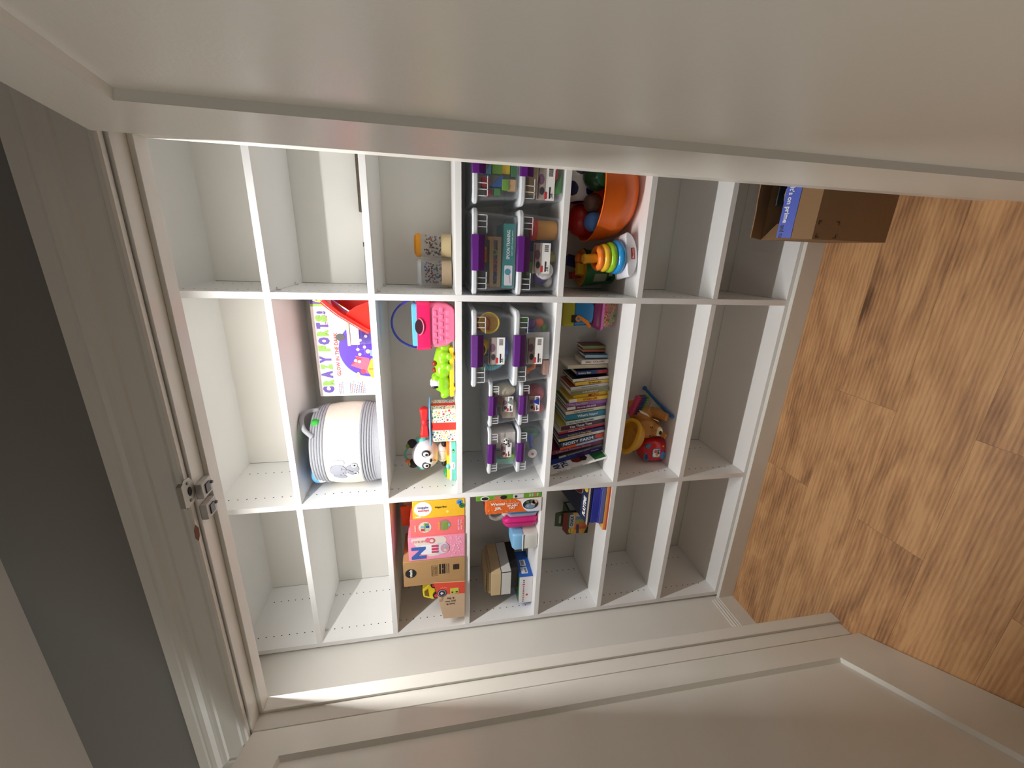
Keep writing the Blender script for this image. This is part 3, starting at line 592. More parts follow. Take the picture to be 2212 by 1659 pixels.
B('white board book spine reading COLORS', 0.184, 0.141, 0.1225, 0.891, 0.120, 0.10, (240, 236, 230), 'baby  COLORS', (176, 96, 56), 0.6, 0.7, 0.5, cover=(226, 220, 208))
B('small pale blue board book right of COLORS', 0.195, 0.159, 0.1460, 0.872, 0.1465, 0.09, (150, 186, 206), '', cover=(84, 110, 136))
B('small orange-red board book among the three small ones at the right', 0.230, 0.1755, 0.1640, 0.873, 0.164, 0.08, (196, 104, 78), '', cover=(166, 84, 60))
B('small green-edged board book at the right end of the row, dark red cover', 0.231, 0.193, 0.1790, 0.873, 0.178, 0.085, (128, 152, 84), '', cover=(106, 34, 34))

# ================================================================ printed cartons, left column
def carton(name, label, loc, size, mat, rot=(0,0,0), cat='box', flap=True, bev=0.0012):
    t = thing(name, label, cat, loc, rot); w, d, h = size
    MB().box(0, w, 0, d, 0, h).build('carton_body', mat, t, bevel=bev); return t
z = S['l3']
# giggle box
t = carton('toy_box', 'yellow fidget bus box beside the divider, left column', (-0.4820, -0.002, z), (0.0830, 0.15, 0.2140), C(240, 188, 46))
m = MB(); dec(m, disc(0.046, 0.172, 0.034, 24, 0.036), 0); dec(m, disc(0.050, 0.012, 0.012, 16), 1); dec(m, disc(0.068, 0.022, 0.013, 16), 2); dec(m, disc(0.026, 0.072, 0.006, 12), 3); dec(m, [(0.006, 0.182), (0.008, 0.206), (0.010, 0.206), (0.012, 0.182)], 0)
m.build('printed_artwork', [WHT, C(46, 120, 62), C(84, 150, 214), C(246, 226, 120)], t, smooth=False)
txt(t, 'Giggle', (0.053, -0.001, 0.172), 0.044, 0.014, C(110, 90, 150), 'down', bold=0.02); txt(t, 'scoops', (0.037, -0.001, 0.170), 0.044, 0.012, C(196, 80, 90), 'down', bold=0.02)
txt(t, 'Fidget Bus', (0.050, -0.001, 0.100), 0.046, 0.010, BLACK, 'down', bold=0.02); txt(t, '2', (0.050, -0.001, 0.012), 0.008, 0.006, BLACK, 'down'); txt(t, '28', (0.068, -0.001, 0.022), 0.012, 0.009, C(30, 60, 130), 'down')
# coral box
t = carton('toy_box', 'coral pink wooden toys box with two round pictures', (-0.5710, -0.003, z), (0.0880, 0.15, 0.2260), C(242, 116, 116))
m = MB(); dec(m, disc(0.046, 0.166, 0.0265, 24), 0); dec(m, disc(0.050, 0.088, 0.0275, 24), 1)
for q, (a, b, k) in enumerate(((0.034, 0.176, 2), (0.048, 0.176, 3), (0.060, 0.178, 4), (0.034, 0.158, 5), (0.048, 0.156, 6), (0.060, 0.158, 7))): dec(m, [(a-.0055, b-.0075), (a+.0055, b-.0075), (a+.0055, b+.0075), (a-.0055, b+.0075)], k, -0.0007)
dec(m, [(0.024, 0.1655), (0.068, 0.1655), (0.068, 0.1685), (0.024, 0.1685)], 9, -0.0007)
for q in range(4):
    dec(m, disc(0.034+q*.0095, 0.108, 0.0050, 10), 8, -0.0007); dec(m, disc(0.032+q*.0095, 0.088, 0.0052, 10), 9, -0.0007); dec(m, disc(0.034+q*.0095, 0.078, 0.0050, 10), 9, -0.0007)
dec(m, disc(0.050, 0.066, 0.006, 10), 3, -0.0007)
m.build('printed_artwork', [C(214, 206, 190), C(170, 130, 110), C(206, 60, 60), C(110, 180, 190), C(226, 210, 180), C(196, 190, 170), C(46, 70, 160), C(90, 140, 80), C(240, 150, 80), C(116, 166, 62)], t, smooth=False)
txt(t, 'wooden set', (0.044, -0.001, 0.205), 0.032, 0.007, C(250, 232, 200), 'flip', bold=0.02)
txt(t, 'BUSY BOARD', (0.048, -0.001, 0.026), 0.052, 0.008, C(240, 190, 226), 'n', bold=0.02); txt(t, 'AND TOYS', (0.046, -0.001, 0.014), 0.050, 0.009, C(250, 200, 180), 'n', bold=0.02)
# pink bubble box
t = carton('toy_box', 'pink bubble blaster box with a big blue N', (-0.6900, -0.006, z), (0.1180, 0.15, 0.2380), C(238, 150, 178))
m = MB(); dec(m, [(0.112, 0.222), (0.117, 0.160), (0.114, 0.090), (0.100, 0.078), (0.062, 0.086), (0.020, 0.110), (0.016, 0.150), (0.060, 0.196), (0.104, 0.226)], 0)
dec(m, rr(0.030, 0.078, 0.120, 0.188, 0.010), 1, -0.0008); dec(m, rr(0.026, 0.084, 0.090, 0.122, 0.008), 2, -0.0010); dec(m, disc(0.055, 0.090, 0.027, 24, 0.022), 3, -0.0013); dec(m, disc(0.055, 0.087, 0.022, 24, 0.017), 4, -0.0016)
for q in range(3): dec(m, rr(0.034+q*0.015, 0.045+q*0.015, 0.112, 0.142, 0.003), 5, -0.0016); dec(m, disc(0.045+q*0.010, 0.085+0.004*(q % 2), 0.006, 10), 6+q, -0.0020)
dec(m, disc(0.098, 0.140, 0.014, 16), 9, -0.0008); dec(m, disc(0.098, 0.140, 0.008, 12), 0, -0.0012); dec(m, disc(0.102, 0.156, 0.013, 7, 0.012), 10, -0.001)
rnd = random.Random(3)
for q in range(46):
    a = rnd.uniform(0.008, 0.110); b = rnd.uniform(0.006, 0.066); r = rnd.uniform(0.0010, 0.0030); dec(m, disc(a, b, r, 6), 11, -0.0006)
m.build('printed_artwork', [C(224, 212, 200), C(232, 230, 236), C(198, 198, 208), C(214, 212, 222), C(206, 150, 176), C(196, 70, 100), C(236, 214, 150), C(180, 170, 190), C(150, 190, 180), C(206, 90, 116), C(230, 110, 140), C(248, 206, 220)], t, smooth=False)
txt(t, 'N', (0.040, -0.0012, 0.196), 0.062, 0.060, C(58, 96, 172), 'flip', bold=0.05); txt(t, 'HOLES', (0.098, -0.0012, 0.194), 0.052, 0.012, C(226, 130, 140), 'up', bold=0.01)
for o in t.children:
    pass
# vtech box
t = carton('shipping_box', 'plain brown cardboard box with a round black vtech logo', (-0.8230, -0.008, z), (0.1310, 0.27, 0.2640), KRAFT)
m = MB(); dec(m, disc(0.070, 0.233, 0.0235, 28), 0)
for (a0, a1, b0, b1, k) in ((0.044, 0.100, 0.142, 0.1445, 0), (0.052, 0.104, 0.105, 0.112, 0), (0.052, 0.076, 0.094, 0.100, 0), (0.052, 0.104, 0.086, 0.0925, 0), (0.052, 0.104, 0.078, 0.0810, 1), (0.052, 0.104, 0.070, 0.073, 1), (0.080, 0.104, 0.094, 0.100, 0)): dec(m, [(a0, b0), (a1, b0), (a1, b1), (a0, b1)], k)
for (a0, a1, b0, b1) in ((0.044, 0.100, 0.119, 0.1195), (0.044, 0.0445, 0.119, 0.144), (0.0995, 0.100, 0.119, 0.144)): dec(m, [(a0, b0), (a1, b0), (a1, b1), (a0, b1)], 1)
for q in range(14): b0 = 0.026+q*0.0019; dec(m, [(0.068, b0), (0.096, b0), (0.096, b0+(0.0012 if q % 3 else 0.0006)), (0.068, b0+(0.0012 if q % 3 else 0.0006))], 0)
m.build('printed_text_block', [BLACK, C(96, 76, 54)], t, smooth=False)
txt(t, 'vtech', (0.070, -0.001, 0.233), 0.040, 0.013, C(236, 232, 224), 'n', bold=0.03)
for q in range(3): txt(t, ('please recycle this carton', 'made for children', 'see inside for details')[q], (0.073, -0.001, 0.137-q*0.006), 0.044, 0.004, C(90, 70, 50), 'n')
# you box
t = thing('mailer_box', 'pale brown and red card box leaning over the shelf, left end', 'box', (-1.030, -0.012, z+0.0005))
fr = [(0.0, 0.0), (0.205, 0.0), (0.214, 0.136), (0.004, 0.098)]
MB().prism(fr, 0.0, 0.20, 'y').build('carton_body', KRAFT2, t, bevel=0.001)
m = MB(); dec(m, [(0.140, 0.0), (0.205, 0.0), (0.214, 0.136), (0.150, 0.124)], 0); dec(m, disc(0.155, 0.102, 0.021, 24, 0.021), 1, -0.0007); dec(m, disc(0.155, 0.102, 0.017, 24, 0.017), 2, -0.0011); dec(m, disc(0.155, 0.102, 0.0155, 24, 0.0155), 1, -0.0015)
dec(m, [(0.155, 0.110), (0.147, 0.104), (0.155, 0.094), (0.163, 0.104)], 2, -0.0019); dec(m, rr(0.146, 0.176, 0.028, 0.066, 0.003), 3, -0.0007); dec(m, [(0.150, 0.032), (0.158, 0.032), (0.158, 0.042), (0.150, 0.042)], 1, -0.0011); dec(m, [(0.150, 0.052), (0.158, 0.052), (0.158, 0.060), (0.150, 0.060)], 1, -0.0011)
for q in range(5): dec(m, disc(0.182+0.004*(q % 2), 0.082+q*0.006, 0.0024, 8), 4, -0.0007)
for rr_ in (0.010, 0.015, 0.020):
    A = [(0.126+rr_*math.cos(a), 0.108+rr_*math.sin(a)*0.55) for a in [PI*.75+i*PI/12 for i in range(15)]]; Bq = [(0.126+(rr_-.0009)*math.cos(a), 0.108+(rr_-.0009)*math.sin(a)*.55) for a in [PI*.75+i*PI/12 for i in range(15)]]
    for i in range(14): dec(m, [A[i], A[i+1], Bq[i+1], Bq[i]], 5)
m.build('printed_artwork', [C(220, 72, 46), C(34, 36, 66), C(232, 222, 214), C(196, 200, 70), C(236, 150, 130), C(150, 116, 88)], t, smooth=False)
for q, s_ in enumerate(('Just B.', 'Just You.', 'B. You.')): txt(t, s_, (0.088+q*0.016, -0.0008, 0.066), (0.040, 0.048, 0.032)[q], 0.011, C(80, 60, 46), 'up', bold=0.02)
# thin things standing behind
for (x, y, w, h, c, nm, lab) in ((-0.535, 0.075, 0.085, 0.262, (244, 112, 44), 'folder', 'bright orange folder standing behind the yellow and coral boxes'), (-0.700, 0.095, 0.27, 0.252, (232, 230, 224), 'book', 'thin white-edged book standing behind the toy boxes')):
    pass
t = thing('picture_book', 'thin tall white-edged book behind the toy boxes and the orange folder', 'book', (-0.690, 0.180, z)); MB().box(0, 0.175, 0.0, 0.010, 0, 0.2625).build('cover', C(232, 230, 224), t, bevel=0.001); MB().box(0.002, 0.1765, 0.0015, 0.0085, 0.003, 0.2600).build('pages', PAPER, t)
t = thing('card_folder', 'bright orange folder standing upright behind the coral and yellow boxes', 'folder', (-0.632, 0.160, z)); MB().box(0, 0.102, 0.0, 0.012, 0, 0.2775).build('cover', C(246, 112, 40), t, bevel=0.001); MB().box(0.001, 0.1035, 0.002, 0.010, 0.004, 0.250).build('pages', PAPER, t)
# yellow car
t = thing('toy_car', 'yellow toy car with black and red wheels resting on the red-topped mailer box', 'toy car', (-0.930, 0.085, z+0.1185), (0, -0.18, 0.25))
t.scale = (0.86, 0.86, 0.86)
m = MB(); m.prism([(-0.045, 0.016), (0.055, 0.016), (0.058, 0.040), (0.038, 0.048), (0.022, 0.082), (-0.020, 0.086), (-0.040, 0.052), (-0.048, 0.040)], -0.030, 0.030, 'y'); m.build('body', C(240, 214, 40, 0.3), t, bevel=0.006)
MB().prism([(-0.026, 0.054), (0.020, 0.052), (0.010, 0.074), (-0.014, 0.076)], -0.031, 0.031, 'y').build('window', C(120, 100, 30), t)
for x in (-0.026, 0.034):
    for s_ in (-1, 1):
        w = MB().lathe([(0, -0.007), (0.016, -0.007), (0.018, 0), (0.016, 0.007), (0, 0.007)], seg=20); w.xf(Matrix.Translation((x, s_*0.032, 0.018)) @ Matrix.Rotation(PI/2, 4, 'X')); o = w.build('wheel', C(34, 30, 34), t)
        w = MB().lathe([(0, -0.009), (0.009, -0.009), (0.009, 0.009), (0, 0.009)], seg=16); w.xf(Matrix.Translation((x, s_*0.032, 0.018)) @ Matrix.Rotation(PI/2, 4, 'X')); w.build('hubcap', C(206, 60, 74), o)

# ---- shelf l4
z = S['l4']
t = carton('game_box', 'green printed box against the divider under the pink boxes', (-0.4200, -0.001, z), (0.0225, 0.26, 0.284), C(104, 160, 44))
m = MB(); dec(m, disc(0.011, 0.247, 0.011, 20, 0.019), 0); dec(m, disc(0.011, 0.247, 0.008, 20, 0.015), 4, -0.0008); dec(m, [(0.003, 0.080), (0.022, 0.080), (0.022, 0.126), (0.003, 0.126)], 1); dec(m, disc(0.010, 0.185, 0.010, 14, 0.026), 2); dec(m, disc(0.012, 0.168, 0.009, 14, 0.014), 4, -0.0008)
for q in range(4): dec(m, [(0.006, 0.048-q*0.011), (0.020, 0.048-q*0.011), (0.020, 0.056-q*0.011), (0.006, 0.056-q*0.011)], 3 if q != 2 else 2)
dec(m, disc(0.012, 0.114, 0.006, 8), 4, -0.0008)
m.build('printed_artwork', [WHT, C(214, 212, 214), C(206, 120, 96), C(170, 196, 140), C(34, 30, 34)], t, smooth=False)
t = carton('game_box', 'orange splash mat box with a white end and oval photo', (-0.4890, -0.002, z), (0.0680, 0.26, 0.242), C(232, 108, 40))
m = MB(); dec(m, [(0, 0), (0.068, 0), (0.068, 0.112), (0.055, 0.092), (0.034, 0.086), (0.014, 0.076), (0, 0.058)], 0); dec(m, disc(0.037, 0.048, 0.027, 28, 0.037), 1, -0.0007); dec(m, disc(0.037, 0.048, 0.0245, 28, 0.0345), 2, -0.0011); dec(m, disc(0.028, 0.050, 0.014, 20, 0.022), 3, -0.0015)
for (a, b, r, k) in ((0.048, 0.030, 0.010, 4), (0.040, 0.036, 0.009, 4), (0.050, 0.062, 0.006, 5), (0.030, 0.060, 0.005, 4), (0.052, 0.040, 0.008, 5)): dec(m, disc(a, b, r, 10, r*1.2), k, -0.0019)
rnd = random.Random(5)
for q in range(40):
    a = rnd.uniform(0.004, 0.064); b = rnd.uniform(0.110, 0.238); r = rnd.uniform(0.0014, 0.0034); dec(m, disc(a, b, r, 7), 6, -0.0006)
m.build('printed_artwork', [C(232, 230, 232), WHT, C(34, 50, 62), C(110, 150, 180), C(214, 160, 140), C(96, 108, 62), C(242, 142, 76)], t, smooth=False)
txt(t, 'Wanzai', (0.050, -0.0012, 0.192), 0.062, 0.013, WHT, 'down', bold=0.04); txt(t, 'JR', (0.026, -0.0012, 0.190), 0.032, 0.017, WHT, 'down', bold=0.04); txt(t, 'Sprinkler Splash', (0.048, -0.0012, 0.128), 0.056, 0.006, WHT, 'down', bold=0.01)
txt(t, 'SPLASH', (0.038, -0.0012, 0.128), 0.044, 0.010, WHT, 'down', bold=0.04); txt(t, 'MAT', (0.026, -0.0012, 0.128), 0.026, 0.009, WHT, 'down', bold=0.04)
t = thing('food_container', 'shallow frosted tub with a blue lid, standing on edge beside the orange box', 'container', (-0.5360, 0.020, z))
m = MB(); m.loft([[Vector((x, y, z_)) for y, z_ in rr(0, 0.16, 0, 0.145, 0.02)] for x in (0.022, 0.040)]); m.build('snap_lid', C(62, 132, 200), t, ang=30)
m = MB(); m.loft([[Vector((x, y, z_)) for y, z_ in rr(e, 0.16-e, e, 0.145-e, 0.02)] for x, e in ((0.0, 0.010), (0.003, 0.006), (0.0215, 0.002))]); m.build('tray', M('frosted_grey_lilac', (168, 160, 176), 0.35), t, ang=30)
t = thing('zip_pouch', 'magenta zipped pouch squeezed between two boxes', 'pouch', (-0.604, 0.025, z))
m = MB(); m.loft([[Vector((x, y, z_+o)) for y, z_ in rr(e, 0.17-e, e, 0.160-e*1.3, 0.025)] for x, e, o in ((-0.006, 0.028, 0), (0.008, 0.010, 0), (0.026, 0.002, 0), (0.052, 0.0, 0), (0.066, 0.010, 0))]); m.build('shell', C(214, 38, 128), t, ang=50)
m = MB(); m.tube([(0.040, -0.001+0.17*0, 0.002), (0.040, -0.002, 0.080), (0.040, 0.004, 0.150)], 0.0022, 6); m.build('zip', C(150, 20, 86), t)
t = thing('lunch_box', 'white and light blue lunch box left of the magenta pouch', 'lunch box', (-0.703, 0.010, z))
m = MB(); m.loft([[Vector((x, y, z_)) for x, y in rr(0.0+e, 0.084-e*0.3, e, 0.20-e, 0.012)] for z_, e in ((0.0, 0.006), (0.006, 0.0), (0.066, 0.0), (0.070, 0.002))]); m.build('base', C(206, 206, 200), t, ang=40)
m = MB(); m.loft([[Vector((x, y, z_)) for x, y in rr(-0.001+e, 0.086-e*0.3, -0.001+e, 0.202-e, 0.012)] for z_, e in ((0.0705, 0.0), (0.104, 0.0), (0.116, 0.008))]); m.build('lid', C(122, 176, 214), t, ang=40)
m = MB(); m.tube([(-0.0015, -0.0015, 0.0705), (0.0, -0.0015, 0.0705), (0.084, -0.0015, 0.0705)], 0.0022, 6); m.build('seal', WHT, t)
t = thing('vacuum_hose', 'grey curved handle showing behind the orange splash mat box', 'handle', (-0.555, 0.060, z+0.170))
m = MB(); m.tube(smooth([(0.055, 0, 0.040), (0.030, 0, 0.050), (0.008, 0, 0.040), (-0.004, 0, 0.018), (0.0, 0, -0.004), (0.012, 0, -0.018)]), 0.010, 12); m.build('tube', C(150, 148, 146), t); m = MB(); m.tube([(0.012, 0, -0.018), (0.022, 0, -0.024), (0.036, 0, -0.168)], 0.012, 12); m.build('cuff', C(216, 214, 210), t)
# left stack
def flat(name, label, x0, x1, y0, y1, z0, z1, mat, cat='box', edge=None, bev=0.001):
    t = thing(name, label, cat, ((x0+x1)/2, y0, z0)); w = (x1-x0)/2
    MB().box(-w, w, 0, y1-y0, 0, z1-z0).build('carton_body', mat, t, bevel=bev)
    if edge:
        h = z1-z0; m = MB(); e = 0.0016
        for (a0, a1, b0, b1) in ((-w, w, 0, e), (-w, w, h-e, h), (-w, -w+e, 0, h), (w-e, w, 0, h)): dec(m, [(a0, b0), (a1, b0), (a1, b1), (a0, b1)], 0)
        dd = y1-y0
        for (a0, a1, b0, b1) in ((0, dd, 0, e), (0, dd, h-e, h), (0, e, 0, h), (dd-e, dd, 0, h)): m.prism([(a0, b0), (a1, b0), (a1, b1), (a0, b1)], w-0.0002, w+0.0008, 'x')
        m.build('edging', edge, t, smooth=False)
    return t
t = flat('puzzle_box', 'blue-sided box with a white front of small coloured marks, lowest of its stack', -1.058, -0.898, 0.050, 0.222, z+0.0003, z+0.066, C(222, 220, 222), edge=None)
m = MB(); m.box(0.0795, 0.0806, 0.0, 0.172, 0.0, 0.066, 0); m.box(-0.08, 0.0806, 0.001, 0.1725, 0.0655, 0.0666, 1); m.box(-0.0806, -0.0795, 0.0, 0.172, 0.0, 0.066, 0)
m.box(0.0806, 0.0812, 0.020, 0.062, 0.020, 0.052, 2); m.box(0.0806, 0.0812, 0.070, 0.112, 0.020, 0.048, 2); m.box(0.0812, 0.0815, 0.026, 0.056, 0.024, 0.034, 3); m.box(0.0812, 0.0815, 0.076, 0.106, 0.026, 0.042, 3)
m.build('printed_sides', [C(40, 92, 178), C(52, 110, 70), C(206, 208, 214), C(120, 122, 130)], t, smooth=False)
m = MB(); cols_ = [(40, 60, 90), (60, 80, 120), (190, 60, 60), (200, 90, 90), (190, 50, 50), (60, 60, 60), (150, 40, 50), (70, 80, 110), (180, 110, 90), (170, 90, 80), (160, 100, 90), (110, 90, 60)]
for i, c in enumerate(cols_):
    x = 0.058-i*0.0115; dec(m, disc(x, 0.044, 0.0035, 8, 0.004+0.003*(i in (2, 3))) if i % 3 else rr(x-.003, x+.003, 0.040, 0.048, 0.001, 2), i)
dec(m, disc(-0.030, 0.026, 0.006, 6), 2); m.build('printed_marks', [C(*c) for c in cols_], t, smooth=False)
t = flat('photo_box', 'black flat box between the blue box and the white black-edged box', -0.985, -0.862, 0.078, 0.262, z+0.0675, z+0.1065, C(26, 25, 26))
t = flat('photo_box', 'white box with thin black edges in the middle of its stack', -0.995, -0.860, 0.052, 0.262, z+0.1068, z+0.1560, C(206, 206, 202), edge=BLACK)
t = flat('wooden_box', 'plain pale wooden box on the white black-edged box', -0.992, -0.858, 0.052, 0.256, z+0.1568, z+0.203, M('raw_birch', (204, 180, 138), 0.7, 0.10, 25))
t = flat('wooden_board', 'thin pale wooden board on top of the plain wooden box', -0.985, -0.862, 0.060, 0.250, z+0.2035, z+0.214, M('raw_birch2', (196, 174, 136), 0.7, 0.10, 25))
m = MB()
for i in range(12): m.tube([(-0.056+i*0.0102+0.003*math.cos(a), 0.0, 0.012+0.0035*math.sin(a)) for a in [k*PI/5 for k in range(10)]], 0.0012, 5, 0, True)
sp_ = thing('spiral_notebook', 'tan spiral notebook lying topmost on the wooden board', 'notebook', (-0.926, 0.066, z+0.2145)); MB().box(-0.060, 0.060, 0.006, 0.16, 0, 0.016).build('pages', M('tan_notebook', (200, 176, 134), 0.8, 0.1, 40), sp_, bevel=0.001)
m.xf(Matrix.Translation((0, 0.004, -0.003))); m.build('spiral_binding', C(150, 132, 100, 0.3), sp_)

# ---- shelf s5, left column
z = S['s5']
t = flat('activity_book', 'flat orange and red book at the bottom of the pile under the blue case', -0.630, -0.400, 0.004, 0.22, z+0.0003, z+0.018, C(236, 168, 92), cat='book')
MB().box(-0.115, 0.115, -0.0008, 0.0, 0.0, 0.007).build('spine_band', C(216, 86, 50), t)
t = thing('art_case', 'translucent blue plastic case on the orange book', 'case', (-0.498, 0.006, z+0.0185))
m = MB(); m.loft([[Vector((x, y, z_)) for x, y in rr(-0.096+e, 0.096-e, e, 0.215-e, 0.008)] for z_, e in ((0.0, 0.006), (0.006, 0.0), (0.026, 0.0), (0.028, 0.0015), (0.060, 0.0015), (0.066, 0.006))]); m.build('shell', C(50, 60, 168, 0.25), t, ang=35)
m = MB(); m.box(-0.096, 0.096, -0.0012, 0.002, 0.002, 0.022); m.build('clear_base', C(110, 116, 176, 0.2), t, bevel=0.001)
t = thing('boxed_book', 'large flat navy printed book sloping over the blue case', 'book', (-0.498, 0.006, z+0.0865), (math.radians(7), 0, 0))
MB().box(-0.098, 0.096, 0, 0.30, 0, 0.010).build('cover', C(34, 44, 78), t, bevel=0.001)
m = MB(); m.prism(disc(0.045, 0.140, 0.042, 26, 0.075), 0.0100, 0.0106, 'z', 0); m.prism(disc(0.045, 0.140, 0.039, 26, 0.072), 0.0106, 0.0110, 'z', 1); m.prism([(-0.098, 0), (0.096, 0), (0.096, 0.014), (-0.098, 0.014)], 0.0100, 0.0106, 'z', 2); m.prism(disc(0.075, 0.040, 0.020, 20, 0.02), 0.0100, 0.0108, 'z', 3)
m.build('printed_artwork', [C(200, 196, 196), C(156, 40, 50), C(176, 160, 140), C(226, 200, 60)], t, smooth=False)
txt(t, 'PLAYTIME', (-0.020, 0.040, 0.0108), 0.100, 0.026, WHT, R=(1, 0, 0), U=(0, 1, 0), bold=0.04)
t = thing('chalk_box', 'chalk carton with a dark green carrying handle, left of the sloping book', 'chalk box', (-0.806, 0.205, z))
MB().box(0, 0.135, 0, 0.095, 0, 0.112).build('carton_body', C(52, 84, 48), t, bevel=0.001)
m = MB(); dec(m, [(0.002, 0.002), (0.133, 0.002), (0.133, 0.088), (0.002, 0.088)], 0)
for i, c in enumerate(range(5)): dec(m, [(0.030+i*0.020, 0.012), (0.048+i*0.020, 0.012), (0.048+i*0.020, 0.070), (0.030+i*0.020, 0.074)], 1+i, -0.0006)
dec(m, disc(0.026, 0.094, 0.018, 20, 0.012), 6, -0.0009); dec(m, rr(0.044, 0.122, 0.078, 0.104, 0.006), 7, -0.0007); dec(m, [(0.006, 0.048), (0.060, 0.052), (0.060, 0.066), (0.006, 0.062)], 8, -0.0010); dec(m, [(0.002, 0.0), (0.05, 0.0), (0.002, 0.020)], 9, -0.0010)
m.box(0.1346, 0.1358, 0.002, 0.093, 0.004, 0.108, 9); m.prism([(y_, z_) for y_, z_ in disc(0.047, 0.040, 0.024, 20, 0.017)], 0.1356, 0.1364, 'x', 6); m.prism(rr(0.016, 0.082, 0.066, 0.100, 0.004), 0.1356, 0.1364, 'x', 7)
m.build('printed_artwork', [C(222, 160, 52), C(206, 90, 60), C(226, 120, 60), C(160, 170, 80), C(70, 130, 160), C(200, 180, 170), C(236, 190, 50), C(196, 204, 210), C(40, 46, 84), C(40, 62, 44)], t, smooth=False)
txt(t, 'CHALK', (0.084, -0.0010, 0.092), 0.064, 0.018, C(40, 50, 70), bold=0.05); txt(t, 'crayola', (0.026, -0.0014, 0.094), 0.026, 0.008, C(60, 90, 50), bold=0.03)
hd = MB().prism([(0.018, 0.112), (0.118, 0.112), (0.108, 0.168), (0.028, 0.168)], 0.040, 0.0445, 'y').build('carry_handle', C(58, 82, 40), t, bevel=0.001)
MB().prism(rr(0.044, 0.092, 0.136, 0.148, 0.005), 0.0385, 0.0460, 'y').build('handle_slot', C(172, 168, 154), hd)
t2 = MB().prism([(0, 0), (0.135, 0), (0.118, 0.030), (0.016, 0.030)], 0, 0.002, 'y'); t2.xf(Matrix.Translation((0, 0.001, 0.112)) @ Matrix.Rotation(-0.9, 4, 'X')); t2.build('top_flap', C(150, 60, 50), t)
# ================================================================ middle column, shelf s2
z = S['s2']
t = thing('rope_basket', 'round cream and grey rope basket with an embroidered elephant', 'basket', (-0.200, 0.180, z))
ROPE = M('grey_cotton_rope', (150, 152, 158), 0.9, 0.22, 260, 0.5, bscale=500); CANV = M('cream_canvas', (212, 205, 192), 0.9, 0.08, 60, 0.35, bscale=700)
def br(zz):                                                   # radius of the bulging wall
    u = zz/0.262; return 0.150+0.020*math.sin(PI*min(1, max(0, u))**0.9)
def rope_band(name, z0, n, step):
    pr = []
    for i in range(n):
        for k in range(6):
            a = -PI/2+PI*k/5; zz = z0+(i+0.5)*step; pr.append((br(zz)+step*0.50*math.cos(a), zz+step*0.5*math.sin(a)))
    zt = z0+n*step; pr += [(br(zt)-0.006, zt), (br(zt)-0.006, z0+0.002)]
    return MB().lathe(pr, seg=64).build(name, ROPE, t, ang=60)
rope_band('rope_base', 0.002, 8, 0.0095)
zs = [0.078+0.132*i/10 for i in range(11)]
MB().lathe([(br(v), v) for v in zs]+[(br(0.21)-0.003, 0.21), (br(0.078)-0.003, 0.078)], seg=64).build('canvas_wall', CANV, t)
rope_band('rope_rim', 0.210, 5, 0.0104)
MB().lathe([(0, 0.004), (0.146, 0.004), (0.146, 0.010), (0, 0.010)], seg=48).build('floor_disc', ROPE, t)
hx = []
for a, r_, zz in ((-0.98, 0.158, 0.246), (-0.90, 0.160, 0.262), (-0.78, 0.163, 0.280), (-0.60, 0.168, 0.290), (-0.42, 0.170, 0.289), (-0.28, 0.166, 0.276), (-0.20, 0.161, 0.258), (-0.16, 0.158, 0.246)):
    hx.append((r_*math.cos(a), r_*math.sin(a), zz))
MB().tube(smooth(hx), 0.0088, 12).build('handle', ROPE, t)
def on_b(u, v, off=0.0006):                                   # u metres round the wall, v height
    r_ = br(v)+off; a = u/0.168-PI/2; return Vector((r_*math.cos(a), r_*math.sin(a), v))
def patch(m, pts, mi, off):
    # fan from the centroid with subdivided rings so that it follows the wall
    cx = sum(p[0] for p in pts)/len(pts); cz = sum(p[1] for p in pts)/len(pts); n = len(pts); rings = []
    for q in (0.02, 0.35, 0.7, 1.0): rings.append([on_b(cx+(p[0]-cx)*q, cz+(p[1]-cz)*q, off) for p in pts])
    rings.append([on_b(p[0], p[1], -0.0002) for p in pts]); m.loft(rings, mi, caps=True)
E0 = lambda dx, dz: (-0.046+dx, 0.146+dz)
def ed(m, cx, cz, rx, rz, mi, off, n=20, rot=0):
    P = [(rx*math.cos(2*PI*i/n), rz*math.sin(2*PI*i/n)) for i in range(n)]; P = [(E0(cx, cz)[0]+p[0]*math.cos(rot)-p[1]*math.sin(rot), E0(cx, cz)[1]+p[0]*math.sin(rot)+p[1]*math.cos(rot)) for p in P]; patch(m, P, mi, off)
m = MB(); sc_ = [C(146, 148, 158, 0.8), C(76, 78, 88, 0.8), C(238, 238, 240, 0.8), C(30, 30, 34, 0.8)]
for (cx, cz, rx, rz, off, rot) in ((0.006, -0.038, 0.020, 0.024, 0.0, 0), (-0.034, 0.012, 0.012, 0.024, 0.0002, -0.15), (0.034, 0.014, 0.014, 0.026, 0.0002, 0.25), (0.0, 0.014, 0.029, 0.031, 0.0010, 0), (0.024, -0.046, 0.010, 0.011, 0.0010, 0), (-0.016, -0.046, 0.010, 0.011, 0.0010, 0)):
    ed(m, cx, cz, rx+0.0013, rz+0.0013, 1, 0.0006+off, 22, rot); ed(m, cx, cz, rx, rz, 2 if cx > 0.03 or abs(cz+0.046) < 1e-6 else 0, 0.0009+off, 22, rot)
ed(m, 0.037, 0.016, 0.009, 0.020, 2, 0.0013, 16, 0.25)
for i, (a, b, r_) in enumerate(((0.000, -0.008, 0.0090), (-0.004, -0.020, 0.0080), (-0.010, -0.030, 0.0068), (-0.017, -0.036, 0.0056))): ed(m, a, b, r_+0.001, r_*1.25+0.001, 1, 0.0019+i*0.0003, 14); ed(m, a, b, r_, r_*1.25, 0, 0.0021+i*0.0003, 14)
